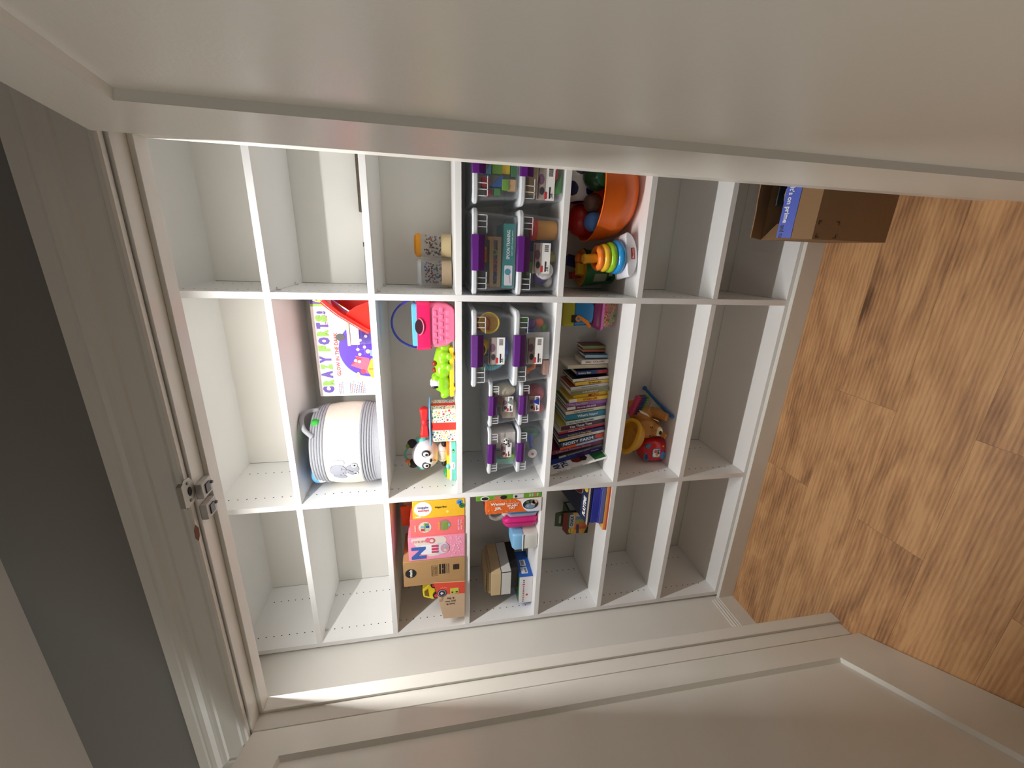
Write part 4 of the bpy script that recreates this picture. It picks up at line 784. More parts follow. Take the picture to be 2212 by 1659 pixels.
for (a, b) in ((0.011, 0.000), (-0.013, -0.002), (-0.022, 0.008)): ed(m, a, b, 0.0036, 0.0012, 3, 0.0024, 8)
for (a, b) in ((0.024, -0.048), (-0.016, -0.048)):
    ed(m, a, b, 0.0042, 0.0042, 3, 0.0024, 10)
    for q in (-1, 0, 1): ed(m, a+q*0.004, b+0.0065, 0.0014, 0.0016, 3, 0.0024, 6)
m.build('elephant_embroidery', sc_, t, ang=50)
o = MB().ell((0, 0, 0), 0.042).build('toy_ball', M('ball_white_blue', (214, 226, 240), 0.3)); tag(o, 'white and blue ball peeking over the left rim of the rope basket', 'ball', loc=(-0.300, 0.110, z+0.246))
MB().ell((0, 0.0, 0.012), (0.0424, 0.0424, 0.0308)).build('blue_cap', C(92, 160, 222, 0.3), o)
t = thing('toy_frog', 'bright green stuffed toy sticking out of the right side of the rope basket', 'stuffed toy', (-0.085, 0.100, z+0.238))
MB().box(-0.030, 0.024, -0.020, 0.05, -0.01, 0.020).build('body', C(44, 156, 52, 0.8), t, bevel=0.008); MB().ell((-0.040, -0.012, 0.020), (0.020, 0.018, 0.012)).build('foot', C(60, 176, 60, 0.8), t)
# forts box
t = thing('fort_kit_box', 'large white CRAZY FORTS box standing behind the red toy', 'game box', (-0.008, 0.215, z))
MB().box(0, 0.412, 0, 0.085, 0, 0.247).build('carton_body', C(238, 236, 232), t, bevel=0.001)
m = MB(); y_ = 0
dec(m, [(0.376, 0.001), (0.4115, 0.001), (0.4115, 0.246), (0.376, 0.246)], 0); dec(m, [(0.366, 0.001), (0.376, 0.001), (0.376, 0.246), (0.366, 0.246)], 1)
def clip(cx, cz, r): return [(a, max(0.0015, b)) for a, b in disc(cx, cz, r, 44)]
dec(m, clip(0.196, 0.044, 0.117), 2, 0); dec(m, clip(0.196, 0.044, 0.114), 3, -0.0004)
dec(m, [(0.106, 0.060), (0.130, 0.118), (0.158, 0.080), (0.150, 0.052), (0.118, 0.050)], 4, -0.0009); dec(m, [(0.130, 0.118), (0.166, 0.092), (0.158, 0.070), (0.150, 0.084)], 5, -0.0012); dec(m, [(0.092, 0.030), (0.160, 0.046), (0.170, 0.100), (0.140, 0.074), (0.110, 0.078), (0.096, 0.060)], 4, -0.0010)
dec(m, [(0.070, 0.000), (0.160, 0.000), (0.158, 0.038), (0.110, 0.056), (0.076, 0.040)], 6, -0.0013); dec(m, [(0.112, 0.001), (0.116, 0.001), (0.116, 0.050), (0.112, 0.050)], 7, -0.0016)
for (a, b) in ((0.196, 0.086), (0.222, 0.096), (0.176, 0.080), (0.206, 0.060), (0.234, 0.074), (0.146, 0.084), (0.180, 0.030), (0.250, 0.052), (0.072, 0.042), (0.150, 0.098)): dec(m, disc(a, b, 0.0062, 12), 8, -0.0014)
for (a, b, c_, d) in ((0.196, 0.0855, 0.234, 0.0870), (0.196, 0.060, 0.1972, 0.096), (0.176, 0.0595, 0.250, 0.0605), (0.222, 0.06, 0.2232, 0.096)): dec(m, [(a, b), (c_, b), (c_, d), (a, d)], 9, -0.0010)
dec(m, disc(0.090, 0.092, 0.012, 12, 0.007), 10, -0.0015); dec(m, disc(0.104, 0.072, 0.010, 12, 0.010), 5, -0.0017); dec(m, disc(0.188, 0.048, 0.009, 12), 10, -0.0017); dec(m, [(0.166, 0.012), (0.196, 0.012), (0.194, 0.040), (0.170, 0.040)], 11, -0.0018); dec(m, disc(0.246, 0.148, 0.015, 14, 0.018), 12, -0.0017)
dec(m, disc(0.018, 0.004, 0.013, 16, 0.013)[:9], 12, 0)
rnd = random.Random(9)
for (x0, zt, n, c_) in ((0.010, 0.168, 3, 13), (0.010, 0.126, 9, 14), (0.286, 0.196, 2, 13)):
    for q in range(n):
        w_ = rnd.uniform(0.036, 0.050); zz = zt-q*0.0062*(1.0 if n < 5 else 1.12); k_ = (13, 14, 15)[q % 3]
        a = x0
        while a < x0+w_:
            l = rnd.uniform(0.003, 0.009); dec(m, [(a, zz), (a+l, zz), (a+l, zz+0.0030), (a, zz+0.0030)], k_, 0); a += l+0.0016
m.build('printed_artwork', [C(96, 58, 150), C(150, 186, 72), C(150, 200, 180), C(84, 36, 178), C(240, 92, 120), C(216, 50, 64), C(240, 186, 46), C(160, 110, 30), C(238, 238, 246), C(150, 130, 210), C(226, 176, 146), C(130, 160, 200), C(70, 66, 68), C(90, 78, 120), C(196, 90, 70), C(96, 120, 180)], t, smooth=False)
x = 0.014
for i, (ch, w_) in enumerate(zip('CRAZY FORTS!', (26, 25, 30, 22, 28, 12, 22, 28, 24, 22, 26, 10))):
    if ch != ' ':
        k = [1, 0, 1, 0, 1, 0, 0, 1, 0, 1, 0, 1][i]; txt(t, ch, (x+w_*0.00113/2*1.0, -0.0010, 0.212-0.002*(i % 2)), w_*0.00108, 0.044 if ch != '!' else 0.034, C(78, 40, 150) if k else C(126, 172, 50), bold=0.09)
    x += w_*0.00122
txt(t, 'GLOW IN THE DARK', (0.176, -0.0010, 0.166), 0.178, 0.015, C(206, 62, 58), bold=0.03); txt(t, '69', (0.394, -0.0014, 0.213), 0.026, 0.048, C(196, 214, 90), bold=0.05)
# red toy
t = thing('toy_scoop', 'glossy red plastic toy shell in front of the white game box', 'toy', (-0.007, 0.0, z))
RED = C(238, 48, 38, 0.2, 0.4)
rim = [Vector(p) for p in ((0.404, 0.165), (0.386, 0.146), (0.360, 0.116), (0.335, 0.078), (0.308, 0.038), (0.296, 0.016))]
m = MB(); P = [(p[0], p[1]) for p in rim]; Q = [(p[0]+0.016, p[1]-0.008) for p in rim]
m.prism([(0.290, 0.004), (0.308, 0.038), (0.335, 0.078), (0.352, 0.098), (0.3715, 0.078), (0.389, 0.052), (0.404, 0.012), (0.404, 0.001), (0.292, 0.001)], 0.060, 0.068, 'y'); m.build('cheek', RED, t, bevel=0.002)
m = MB(); vs = []
for i in range(len(P)-1):
    m.prism([P[i], P[i+1], Q[i+1], Q[i]], 0.050, 0.150, 'y')
m2 = MB(); rg = [[Vector((p[0], y, p[1])) for p, y in ((P[i], 0.046), (P[i], 0.150), ((P[i][0]+0.007, P[i][1]-0.005), 0.150), ((P[i][0]+0.007, P[i][1]-0.005), 0.046))] for i in range(len(P))]
m2.loft(rg); m2.build('shell', RED, t, bevel=0.002)
m3 = MB(); m3.tube([(p[0]+0.004, 0.048, p[1]-0.004) for p in P], 0.0095, 10); m3.build('rolled_rim', RED, t)
MB().prism([(0.300, 0.004), (0.396, 0.140), (0.404, 0.150), (0.404, 0.002)], 0.140, 0.148, 'y').build('back_wall', C(200, 40, 34, 0.3), t)
t = thing('snack_box', 'clear plastic box with a white label showing below the red toy shell', 'plastic box', (0.217, 0.160, z))
m = MB(); m.loft([[Vector((x, y, z_)) for x, y in rr(e, 0.108-e, e, 0.050-e, 0.008)] for z_, e in ((0.0, 0.012), (0.03, 0.004), (0.096, 0.0), (0.1, 0.0))]); m.build('tub', clear('clear_bin_plastic', (0,0,0), 0), t)
m = MB(); m.box(-0.002, 0.110, -0.002, 0.052, 0.1005, 0.112); m.build('lid', C(206, 188, 172, 0.3), t, bevel=0.002)
m = MB(); dec(m, [(0.004, 0.068), (0.104, 0.068), (0.104, 0.098), (0.004, 0.098)], 0, -0.001); m.build('label', WHT, t, smooth=False)

# ================================================================ middle column, shelf s3
z = S['s3']
t = thing('toy_basket', 'pink play picnic basket with a purple carrying handle', 'toy basket', (0.3165, 0.105, z))
PK = M('translucent_pink', (240, 120, 160), 0.28, 0.03)
m = MB(); rings = []
for zz, a, b, r_ in ((0.001, 0.056, 0.050, 0.02), (0.008, 0.064, 0.058, 0.024), (0.030, 0.078, 0.068, 0.028), (0.060, 0.084, 0.073, 0.028), (0.096, 0.082, 0.073, 0.026)): rings.append(rr3(-a, a, -b, b, zz, r_, 6))
m.loft(rings)
m.build('body', PK, t, ang=50)
m = MB()
for i in range(-2, 3):
    for j in range(3):
        a = i*0.026+(0.008 if j % 2 else -0.004); zz = 0.028+j*0.022; yb = -0.066-0.003*j-0.0035; m.box(a-0.009, a+0.009, yb-0.0006, yb+0.004, zz-0.006, zz+0.006)
m.build('woven_ridges', PK, t, bevel=0.0015)
HP = C(232, 40, 104, 0.28); 
m = MB(); m.loft([rr3(-0.088, 0.088, -0.078, 0.078, 0.090, 0.02, 6), rr3(-0.089, 0.089, -0.079, 0.079, 0.094, 0.02, 6), rr3(-0.092, 0.092, -0.081, 0.081, 0.132, 0.02, 6), rr3(-0.092, 0.092, -0.081, 0.081, 0.136, 0.02, 6), rr3(-0.080, 0.080, -0.070, 0.070, 0.136, 0.018, 6)]); m.build('rim_band', HP, t, ang=40)
MB().prism(disc(0.0, 0.130, 0.026, 18, 0.014), -0.0835, -0.0805, 'y').build('thumb_notch', C(60, 14, 30), t)
m = MB(); m.tube([(0.030*math.cos(a)*1.0, -0.083, 0.130-0.017*math.sin(a)) for a in [PI*i/12 for i in range(13)]], 0.0022, 8); m.build('notch_rim', C(246, 130, 160, 0.25), t)
m = MB(); m.loft([rr3(-0.078, 0.078, -0.069, 0.069, 0.137, 0.016, 6), rr3(-0.078, 0.078, -0.069, 0.069, 0.152, 0.016, 6), rr3(-0.072, 0.072, -0.063, 0.063, 0.155, 0.012, 6)]); m.build('inner_lid', C(104, 192, 226, 0.35), t, ang=40)
m = MB(); m.tube([(-0.091*math.cos(a), -0.020, 0.130+0.100*math.sin(a)) for a in [PI*i/22 for i in range(23)]], 0.011, 10, flat=(0, 1, 0)); m.build('handle', C(66, 44, 150, 0.3), t)
for s_ in (-1, 1): MB().box(s_*0.086-0.006, s_*0.086+0.006, -0.046, 0.006, 0.086, 0.142).build('handle_lug', HP, t, bevel=0.003)
# crocodile
t = thing('toy_crocodile', 'bright green toy crocodile with big eyes on a yellow base', 'toy crocodile', (0.130, 0.085, z))
GR = C(140, 206, 30, 0.25, 0.2)
m = MB()
m.ell((0.062, 0, 0.046), (0.050, 0.034, 0.030)); m.ell((0.010, 0, 0.048), (0.040, 0.034, 0.032)); m.ell((0.095, 0, 0.040), (0.030, 0.028, 0.024))
m.ell((-0.047, 0, 0.052), (0.038, 0.036, 0.034)); m.ell((-0.030, -0.012, 0.072), (0.022, 0.016, 0.020)); m.ell((-0.030, 0.014, 0.072), (0.022, 0.016, 0.020)); m.ell((-0.078, 0, 0.036), (0.032, 0.030, 0.020)); m.ell((-0.096, -0.012, 0.044), (0.014, 0.012, 0.014)); m.ell((-0.096, 0.012, 0.044), (0.014, 0.012, 0.014)); m.ell((-0.072, -0.004, 0.048), (0.020, 0.026, 0.014))
for x in (0.030, 0.074): m.ell((x, -0.030, 0.040), (0.014, 0.012, 0.018)); m.ell((x-0.006, -0.036, 0.024), (0.014, 0.010, 0.010)); m.ell((x, 0.030, 0.040), (0.014, 0.012, 0.018))
for i in range(6): m.ell((0.024+i*0.013, -0.001, 0.075-abs(i-2)*0.0035), (0.0075, 0.012, 0.007))
o = m.build('body', GR, t, ang=80); rm = o.modifiers.new('r', 'REMESH'); rm.mode = 'VOXEL'; rm.voxel_size = 0.0022; rm.use_smooth_shade = True; sm = o.modifiers.new('s', 'SMOOTH'); sm.iterations = 6
for y in (-0.020, 0.012):
    e = MB().ell((-0.044, y-0.004, 0.078), (0.016, 0.012, 0.019)).build('eye', WHT, t); MB().ell((-0.0540, y-0.0095, 0.078), (0.0075, 0.008, 0.013)).build('pupil', BLACK, e)
for x in (0.008, 0.034): MB().ell((x, -0.010, 0.078), (0.011, 0.011, 0.009)).build('button', C(150, 52, 30, 0.2), t)
for y in (-0.010, 0.010): MB().ell((-0.108, y, 0.050), (0.003, 0.0025, 0.0025)).build('nostril', C(70, 110, 20), t)
MB().prism(rr(-0.100, 0.100, 0.006, 0.022, 0.006), -0.026, 0.026, 'y').build('base_plate', C(246, 208, 30, 0.3), t, bevel=0.003)
for x in (-0.066, 0.062):
    for s_ in (-1, 1):
        w = MB().lathe([(0, -0.004), (0.012, -0.004), (0.012, 0.004), (0, 0.004)], seg=18); w.xf(Matrix.Translation((x, s_*0.021, 0.0122)) @ Matrix.Rotation(PI/2, 4, 'X')); w.build('wheel', C(230, 180, 20), t)
# gift box
t = thing('toy_gift_box', 'polka dot toy gift box with red ribbon bands and a red bow', 'toy gift box', (-0.157, 0.046, z))
MB().box(0, 0.141, 0, 0.110, 0, 0.097).build('carton_body', C(238, 228, 206, 0.8), t, bevel=0.002)
m = MB(); dc = [(214, 70, 62), (62, 84, 160), (96, 160, 100), (240, 214, 110), (80, 160, 190), (232, 150, 110)]
rnd = random.Random(21); used = []
for q in range(900):
    a = rnd.uniform(0.006, 0.136); b = rnd.uniform(0.006, 0.092); r_ = rnd.choice((0.0022, 0.0024, 0.0032, 0.0046))
    if 0.048 < a < 0.088 and True: continue
    if all((a-u)**2+(b-v)**2 > (r_+w_+0.0022)**2 for u, v, w_ in used): used.append((a, b, r_)); dec(m, disc(a, b, r_, 8), len(used) % 6)
used = []
for q in range(500):
    a = rnd.uniform(0.006, 0.104); b = rnd.uniform(0.006, 0.092); r_ = rnd.choice((0.0022, 0.0030, 0.0044))
    if 0.040 < a < 0.070: continue
    if all((a-u)**2+(b-v)**2 > (r_+w_+0.0025)**2 for u, v, w_ in used): used.append((a, b, r_)); m.prism(disc(a, b, r_, 8), 0.1408, 0.1416, 'x', len(used) % 6)
m.build('polka_dots', [C(*c) for c in dc], t, smooth=False)
MB().box(0.052, 0.084, -0.0014, 0.0005, 0.0005, 0.0965).build('ribbon', C(226, 54, 44, 0.6), t, smooth=False); MB().box(0.1405, 0.1424, 0.043, 0.067, 0.0005, 0.0965).build('ribbon', C(226, 54, 44, 0.6), t, smooth=False); MB().box(0.052, 0.084, 0, 0.11, 0.0965, 0.0980).build('ribbon', C(226, 54, 44, 0.6), t, smooth=False)
m = MB(); rings = []
for zz, g_ in ((0.0985, 0.0), (0.1015, 0.004), (0.105, 0.0)):
    R_ = []
    for i in range(64):
        a = 2*PI*i/64; c_, s_ = math.cos(a), math.sin(a); q = max(abs(c_), abs(s_)); k_ = 1+0.035*math.cos(16*a)
        R_.append(Vector((0.0705+(0.076+g_)*c_/q*k_, 0.055+(0.060+g_)*s_/q*k_, zz)))
    rings.append(R_)
m.loft(rings); m.build('scalloped_lid', C(112, 172, 226, 0.6), t)
bow = MB()
for s_ in (-1, 1):
    rg = []
    for (x_, w_, h_) in ((0.004, 0.014, 0.012), (0.020, 0.019, 0.014), (0.044, 0.026, 0.018), (0.058, 0.028, 0.019), (0.062, 0.022, 0.014)):
        rg.append([Vector((0.0705+s_*x_, 0.045+w_*math.cos(2*PI*k/14)*(0.8+0.2*math.cos(6*PI*k/14)), 0.124+h_*math.sin(2*PI*k/14))) for k in range(14)])
    bow.loft(rg)
bow.ell((0.0705, 0.045, 0.124), (0.018, 0.017, 0.015)); o = bow.build('bow', C(232, 34, 30, 0.5), t, ang=70)
MB().tube([(0.0705, 0.045, 0.104), (0.0705, 0.045, 0.118)], 0.008, 10).build('bow_tie', C(214, 30, 28, 0.5), t)
# panda
t = thing('toy_panda', 'white toy panda head with black ears and a ring of coloured beads', 'toy panda', (-0.248, 0.125, z+0.041))
m = MB(); m.ell((0, 0, 0.084), (0.064, 0.055, 0.058), 32); m.ell((0, -0.020, 0.070), (0.048, 0.040, 0.036), 24); m.ell((0, -0.046, 0.068), (0.022, 0.016, 0.017)); o = m.build('head', M('panda_white', (236, 233, 236), 0.35), t, ang=80); rm = o.modifiers.new('r', 'REMESH'); rm.mode = 'VOXEL'; rm.voxel_size = 0.0022; rm.use_smooth_shade = True; o.modifiers.new('s', 'SMOOTH').iterations = 8
for s_ in (-1, 1):
    MB().ell((s_*0.047, 0.006, 0.138), (0.021, 0.015, 0.021)).build('ear', BLACK, t)
    e = MB().ell((s_*0.027, -0.0535, 0.081), (0.0165, 0.0060, 0.0185)).build('eye_patch', BLACK, t); MB().ell((s_*0.0265, -0.0582, 0.081), (0.0105, 0.003, 0.0115)).build('eye_white', WHT, e); MB().ell((s_*0.0255, -0.0608, 0.079), (0.0055, 0.002, 0.0060)).build('pupil', BLACK, e)
MB().ell((0, -0.0620, 0.062), (0.0085, 0.004, 0.0055)).build('nose', BLACK, t); MB().ell((0, -0.0615, 0.046), (0.004, 0.003, 0.0045)).build('tongue', C(214, 52, 54), t)
MB().tube([(0, -0.063, 0.060), (0, -0.0625, 0.049)], 0.0008, 6).build('mouth_line', C(90, 80, 84), t)
m = MB(); m.tube([(-0.030, 0, 0.156), (-0.012, -0.002, 0.168), (0.012, -0.002, 0.168), (0.030, 0, 0.158)], 0.0045, 10); m.build('ring_bar', C(92, 172, 158), t)
MB().ell((-0.030, 0, 0.160), (0.0105, 0.0105, 0.0115)).build('bead', C(232, 128, 72), t); MB().ell((-0.044, 0, 0.152), (0.009, 0.009, 0.005)).build('bead', C(236, 190, 74), t); MB().ell((0.040, 0, 0.156), (0.011, 0.010, 0.009)).build('bead', C(126, 150, 44), t)
m = MB()
for s_ in (-1, 1): m.ell((s_*0.062, 0.010, 0.102), (0.014, 0.018, 0.026))
for s_ in (-1, 1): MB().ell((s_*0.063, 0.010, 0.100), (0.016, 0.018, 0.025)).build('shoulder_pad', C(112, 196, 182, 0.3), t); MB().ell((s_*0.072, 0.010, 0.100), (0.009, 0.012, 0.015)).build('side_button', C(238, 150, 96, 0.3), t)
m = MB(); m.ell((0, 0.004, 0.012), (0.044, 0.034, 0.028)); m.build('belly', C(224, 222, 222), t)
m = MB(); 
for i in range(-4, 5):
    for j in range(-3, 4):
        if i*i*0.9+j*j*1.6 < 15:
            x_ = i*0.0062; z_ = 0.012+j*0.0052; yy = 0.004-0.034*math.sqrt(max(0.01, 1-(x_/0.044)**2-((z_-0.012)/0.028)**2)); m.ell((x_, yy, z_), 0.0012, 6)
o = m.build('speaker_dots', C(70, 70, 76), t); o['kind'] = 'stuff'
for s_ in (-1, 1): MB().ell((s_*0.046, 0.0, 0.006), (0.018, 0.020, 0.012)).build('arm', BLACK, t)
# sound book
t = thing('sound_book', 'teal and white toy book under the panda with yellow and orange pages', 'toy book', (-0.343, 0.032, z))
m = MB(); m.loft([rr3(e, 0.184-e, e, 0.180-e, zz, 0.02, 5) for zz, e in ((0.0, 0.003), (0.003, 0.0), (0.0165, 0.0), (0.018, 0.002))]); m.build('base', C(112, 196, 180, 0.35), t, ang=40)
m = MB(); m.loft([rr3(e, 0.184-e, e, 0.180-e, zz, 0.02, 5) for zz, e in ((0.0183, 0.003), (0.020, 0.002), (0.0255, 0.002), (0.027, 0.005))]); m.build('tray', WHT, t, ang=40)
m = MB(); m.prism(rr(0.008, 0.120, 0.008, 0.160, 0.015), 0.0272, 0.0380, 'z', 0); m.build('left_page', C(246, 214, 40), t, bevel=0.002)
m = MB(); m.prism(rr(0.126, 0.180, 0.008, 0.160, 0.008), 0.0272, 0.0385, 'z', 0); m.build('right_page', C(238, 128, 50), t, bevel=0.002)
MB().ell((0.075, 0.010, 0.032), (0.014, 0.012, 0.010)).build('page_knob', C(112, 196, 182, 0.3), t); MB().ell((0.020, 0.06, 0.040), (0.018, 0.03, 0.012)).build('green_button', C(50, 140, 90, 0.3), t)
m = MB(); dec(m, disc(0.082, 0.013, 0.017, 20, 0.008), 0); dec(m, disc(0.150, 0.012, 0.008, 14, 0.004), 1); dec(m, disc(0.147, 0.012, 0.003, 10, 0.003), 2, -0.0006); m.build('badge', [WHT, C(30, 90, 60), C(180, 220, 60)], t, smooth=False)
txt(t, 'infantino', (0.082, -0.0008, 0.013), 0.022, 0.004, C(214, 90, 100))

# ================================================================ middle column, shelf s5 right: bead box and toys on it
z = S['s5']
t = thing('bead_box', 'clear box of rubber beads with a pink rim, under the blue toy pot', 'bead box', (0.343, 0.200, z))
m = MB(); m.loft([rr3(-a, a, -b, b, zz, 0.014, 5) for zz, a, b in ((0.0, 0.050, 0.050), (0.006, 0.055, 0.055), (0.064, 0.060, 0.058))]); m.build('tub', clear('clear_bin_plastic', (0,0,0), 0), t, ang=40)
m = MB(); m.loft([rr3(-a, a, -b, b, zz, 0.016, 5) for zz, a, b in ((0.0645, 0.065, 0.062), (0.0745, 0.066, 0.063), (0.076, 0.064, 0.061))]); m.build('rim', C(214, 104, 180, 0.3), t, ang=40)
m = MB(); m.loft([rr3(-a, a, -b, b, zz, 0.014, 5) for zz, a, b in ((0.0765, 0.062, 0.060), (0.090, 0.058, 0.056), (0.104, 0.048, 0.046))]); m.build('dome_lid', M('magenta_translucent', (150, 50, 112), 0.25), t, ang=40)
rnd = random.Random(4); bc_ = [(232, 150, 120), (240, 190, 120), (236, 120, 130), (214, 206, 110), (120, 186, 110), (232, 90, 150), (244, 214, 130), (238, 160, 90)]
ms = [C(*c) for c in bc_]; m = MB()
for i in range(110):
    a = rnd.uniform(-0.044, 0.044); b = rnd.uniform(-0.046, -0.028) if i < 80 else rnd.uniform(-0.03, 0.04); c_ = rnd.uniform(0.010, 0.056); R_ = rnd.choice((0.0045, 0.006, 0.0075)); n0 = Vector((rnd.uniform(-.6, .6), -1, rnd.uniform(-.6, .6))).normalized(); u_ = n0.orthogonal().normalized(); w_ = n0.cross(u_)
    m.tube([(Vector((a, b, c_))+u_*R_*math.cos(2*PI*k/9)+w_*R_*math.sin(2*PI*k/9)) for k in range(9)], 0.0018, 5, rnd.randrange(8), True)
o = m.build('rubber_beads', ms); tag(o, 'heap of small orange, pink and green rubber rings filling the clear pink-rimmed box', 'beads', kind='stuff', loc=(0.343, 0.200, z+0.0005))
t = thing('toy_pot', 'blue toy pot with an orange strap standing on the pink-rimmed bead box', 'toy pot', (0.352, 0.195, z+0.1045))
m = MB(); m.loft([rr3(-a, a, -b, b, zz, 0.022, 6) for zz, a, b in ((0.0, 0.036, 0.040), (0.006, 0.046, 0.048), (0.030, 0.054, 0.052), (0.084, 0.056, 0.054), (0.088, 0.052, 0.050))]); m.build('bowl', C(34, 122, 182, 0.3), t, ang=40)
m = MB(); m.lathe([(0.007, -0.0030), (0.013, -0.0030), (0.013, 0.0030), (0.007, 0.0030)], seg=20); m.f = m.f[:]; m.xf(Matrix.Translation((-0.022, -0.0560, 0.072)) @ Matrix.Rotation(PI/2, 4, 'X'))
m.prism([(-0.026, 0.064), (-0.013, 0.060), (-0.030, 0.030), (-0.056, 0.012), (-0.062, 0.022), (-0.044, 0.036)], -0.0590, -0.0550, 'y'); m.build('strap', C(240, 138, 40, 0.35), t, bevel=0.001)
MB().prism(disc(-0.022, 0.072, 0.0062, 6), -0.0595, -0.0560, 'y').build('strap_button', C(60, 130, 170), t)
MB().ell((-0.040, -0.01, 0.070), (0.020, 0.036, 0.026)).build('tongue', C(112, 30, 26), t)
t = thing('toy_tub', 'yellow-green tub with a black clasp on top of the blue toy pot', 'toy tub', (0.352, 0.195, z+0.1935))
m = MB(); m.loft([rr3(-a, a, -b, b, zz, 0.016, 5) for zz, a, b in ((0.0, 0.058, 0.054), (0.040, 0.058, 0.054), (0.046, 0.054, 0.050))]); m.build('cap', C(176, 170, 44, 0.4), t, ang=40)
MB().box(-0.038, -0.008, -0.0585, -0.050, -0.012, 0.012).build('clasp', BLACK, t, bevel=0.002)

# ================================================================ middle column, shelf s6
z = S['s6']
t = thing('toy_telephone', 'rounded red toy block with blue spots and a picture panel', 'toy', (-0.311, 0.175, z), (0, 0, 0.10))
m = MB(); rings = []
for zz, a, b, xo in ((0.001, 0.046, 0.040, 0.0), (0.010, 0.056, 0.048, 0), (0.050, 0.060, 0.052, 0.002), (0.090, 0.056, 0.048, 0.004), (0.112, 0.044, 0.038, 0.004), (0.120, 0.028, 0.024, 0.004)): rings.append([v+Vector((xo, 0, 0)) for v in rr3(-a, a, -b, b, zz, min(a, b)*0.7, 7)])
m.loft(rings); m.build('body', C(206, 32, 42, 0.25, 0.2), t, ang=60)
def sd(cx, cz, rx, rz, col, y, n=20, nm='spot'): return MB().prism(disc(cx, cz, rx, n, rz), y-0.004, y+0.004, 'y').build(nm, C(*col, 0.3), t, bevel=0.001)
sd(-0.020, 0.018, 0.020, 0.014, (60, 126, 190), -0.046); sd(0.030, 0.094, 0.012, 0.017, (60, 110, 150), -0.044); o = sd(-0.026, 0.100, 0.020, 0.013, (70, 140, 200), -0.040, nm='dial_rim'); MB().prism(disc(-0.026, 0.100, 0.015, 18, 0.009), -0.0455, -0.043, 'y').build('dial', C(20, 44, 96, 0.3), o); sd(0.028, 0.022, 0.005, 0.005, (236, 150, 60), -0.049, 12)
m = MB(); dec(m, rr(-0.026, 0.018, 0.036, 0.076, 0.008), 0, -0.0510, 0.003); dec(m, rr(-0.023, 0.015, 0.039, 0.073, 0.006), 1, -0.0535); dec(m, disc(0.004, 0.060, 0.009, 7), 2, -0.0550); dec(m, disc(-0.012, 0.052, 0.008, 6), 3, -0.0552); dec(m, disc(-0.004, 0.046, 0.006, 6), 4, -0.0554); dec(m, disc(0.008, 0.046, 0.006, 8), 5, -0.0552); m.build('picture_panel', [C(110, 150, 190), WHT, C(220, 90, 60), C(206, 180, 80), C(40, 36, 40), C(60, 110, 160)], t, smooth=False)
m = MB(); m.tube([(-0.006, -0.050, 0.006), (-0.022, -0.056, 0.0025), (-0.036, -0.052, 0.0025)], 0.0018, 6); m.build('cord', C(226, 206, 150), t)
t = thing('toy_dog', 'tan toy dog lying against the red toy, with a cream muzzle and black nose', 'toy dog', (-0.190, 0.190, z))
TAN = M('tan_plush', (190, 128, 60), 0.45, 0.05, 30)
m = MB(); m.ell((-0.008, -0.020, 0.104), (0.050, 0.044, 0.060), 28); m.ell((-0.006, -0.052, 0.070), (0.030, 0.030, 0.032), 20); m.ell((0.045, 0.030, 0.110), (0.046, 0.050, 0.060), 20); m.tube([(0.058, 0.02, 0.066), (0.064, -0.02, 0.046), (0.058, -0.062, 0.022)], [0.026, 0.022, 0.019], 14); m.tube([(0.060, 0.03, 0.150), (0.100, 0.02, 0.172), (0.118, 0.0, 0.140)], [0.026, 0.024, 0.020], 14); m.tube([(0.02, 0.04, 0.04), (-0.01, 0.05, 0.025)], [0.036, 0.030], 12)
m.tube([(-0.016, -0.020, 0.056), (-0.030, -0.050, 0.030), (-0.036, -0.070, 0.018)], [0.016, 0.015, 0.014], 10)
o = m.build('body', TAN, t, ang=80); rm = o.modifiers.new('r', 'REMESH'); rm.mode = 'VOXEL'; rm.voxel_size = 0.003; rm.use_smooth_shade = True; o.modifiers.new('s', 'SMOOTH').iterations = 8
MB().ell((-0.006, -0.066, 0.064), (0.024, 0.020, 0.021)).build('muzzle', C(240, 222, 176, 0.3), t); MB().ell((-0.006, -0.0850, 0.062), (0.0105, 0.007, 0.0075)).build('nose', BLACK, t)
for x in (-0.030, 0.016): e = MB().ell((x, -0.0600, 0.099), (0.0085, 0.0045, 0.0092)).build('eye_rim', C(226, 190, 70), t); MB().ell((x, -0.0635, 0.099), (0.0060, 0.004, 0.0068)).build('eye', C(14, 12, 12, 0.15), e); MB().ell((x+0.002, -0.067, 0.102), 0.0017, 8).build('glint', WHT, e)
m = MB(); m.prism([(0.030, 0.050), (0.052, 0.094), (0.040, 0.060)], -0.045, -0.042, 'y'); m.build('collar_point', C(232, 222, 190), t)
m = MB(); m.prism([(0.055, 0.098), (0.078, 0.148), (0.092, 0.158), (0.072, 0.116)], -0.035, -0.032, 'y'); m.build('care_tag', C(226, 218, 206), t)
t = thing('texture_toy', 'rainbow toy pad of small bumps leaning behind the yellow and tan toys', 'toy', (-0.090, 0.200, z+0.110), (0.35, 0.2, -0.2))
m = MB(); cl = [(190, 60, 100), (110, 30, 60), (34, 50, 110), (30, 70, 110), (110, 150, 60)]
for q, c_ in enumerate(cl): m.box(-0.050, 0.050, -0.008, 0.012, 0.062-q*0.0155, 0.0775-q*0.0155, q)
for i in range(8):
    for j in range(10): m.ell((-0.044+i*0.0125, -0.009, 0.002+j*0.0076+0.0002), 0.0032, 6, 4-min(4, j//2))
m.build('pad', [C(*c) for c in cl], t, ang=50)
t = thing('drum_stick', 'blue plastic stick leaning in the back right of the toy bay', 'toy stick', (0,0,0))
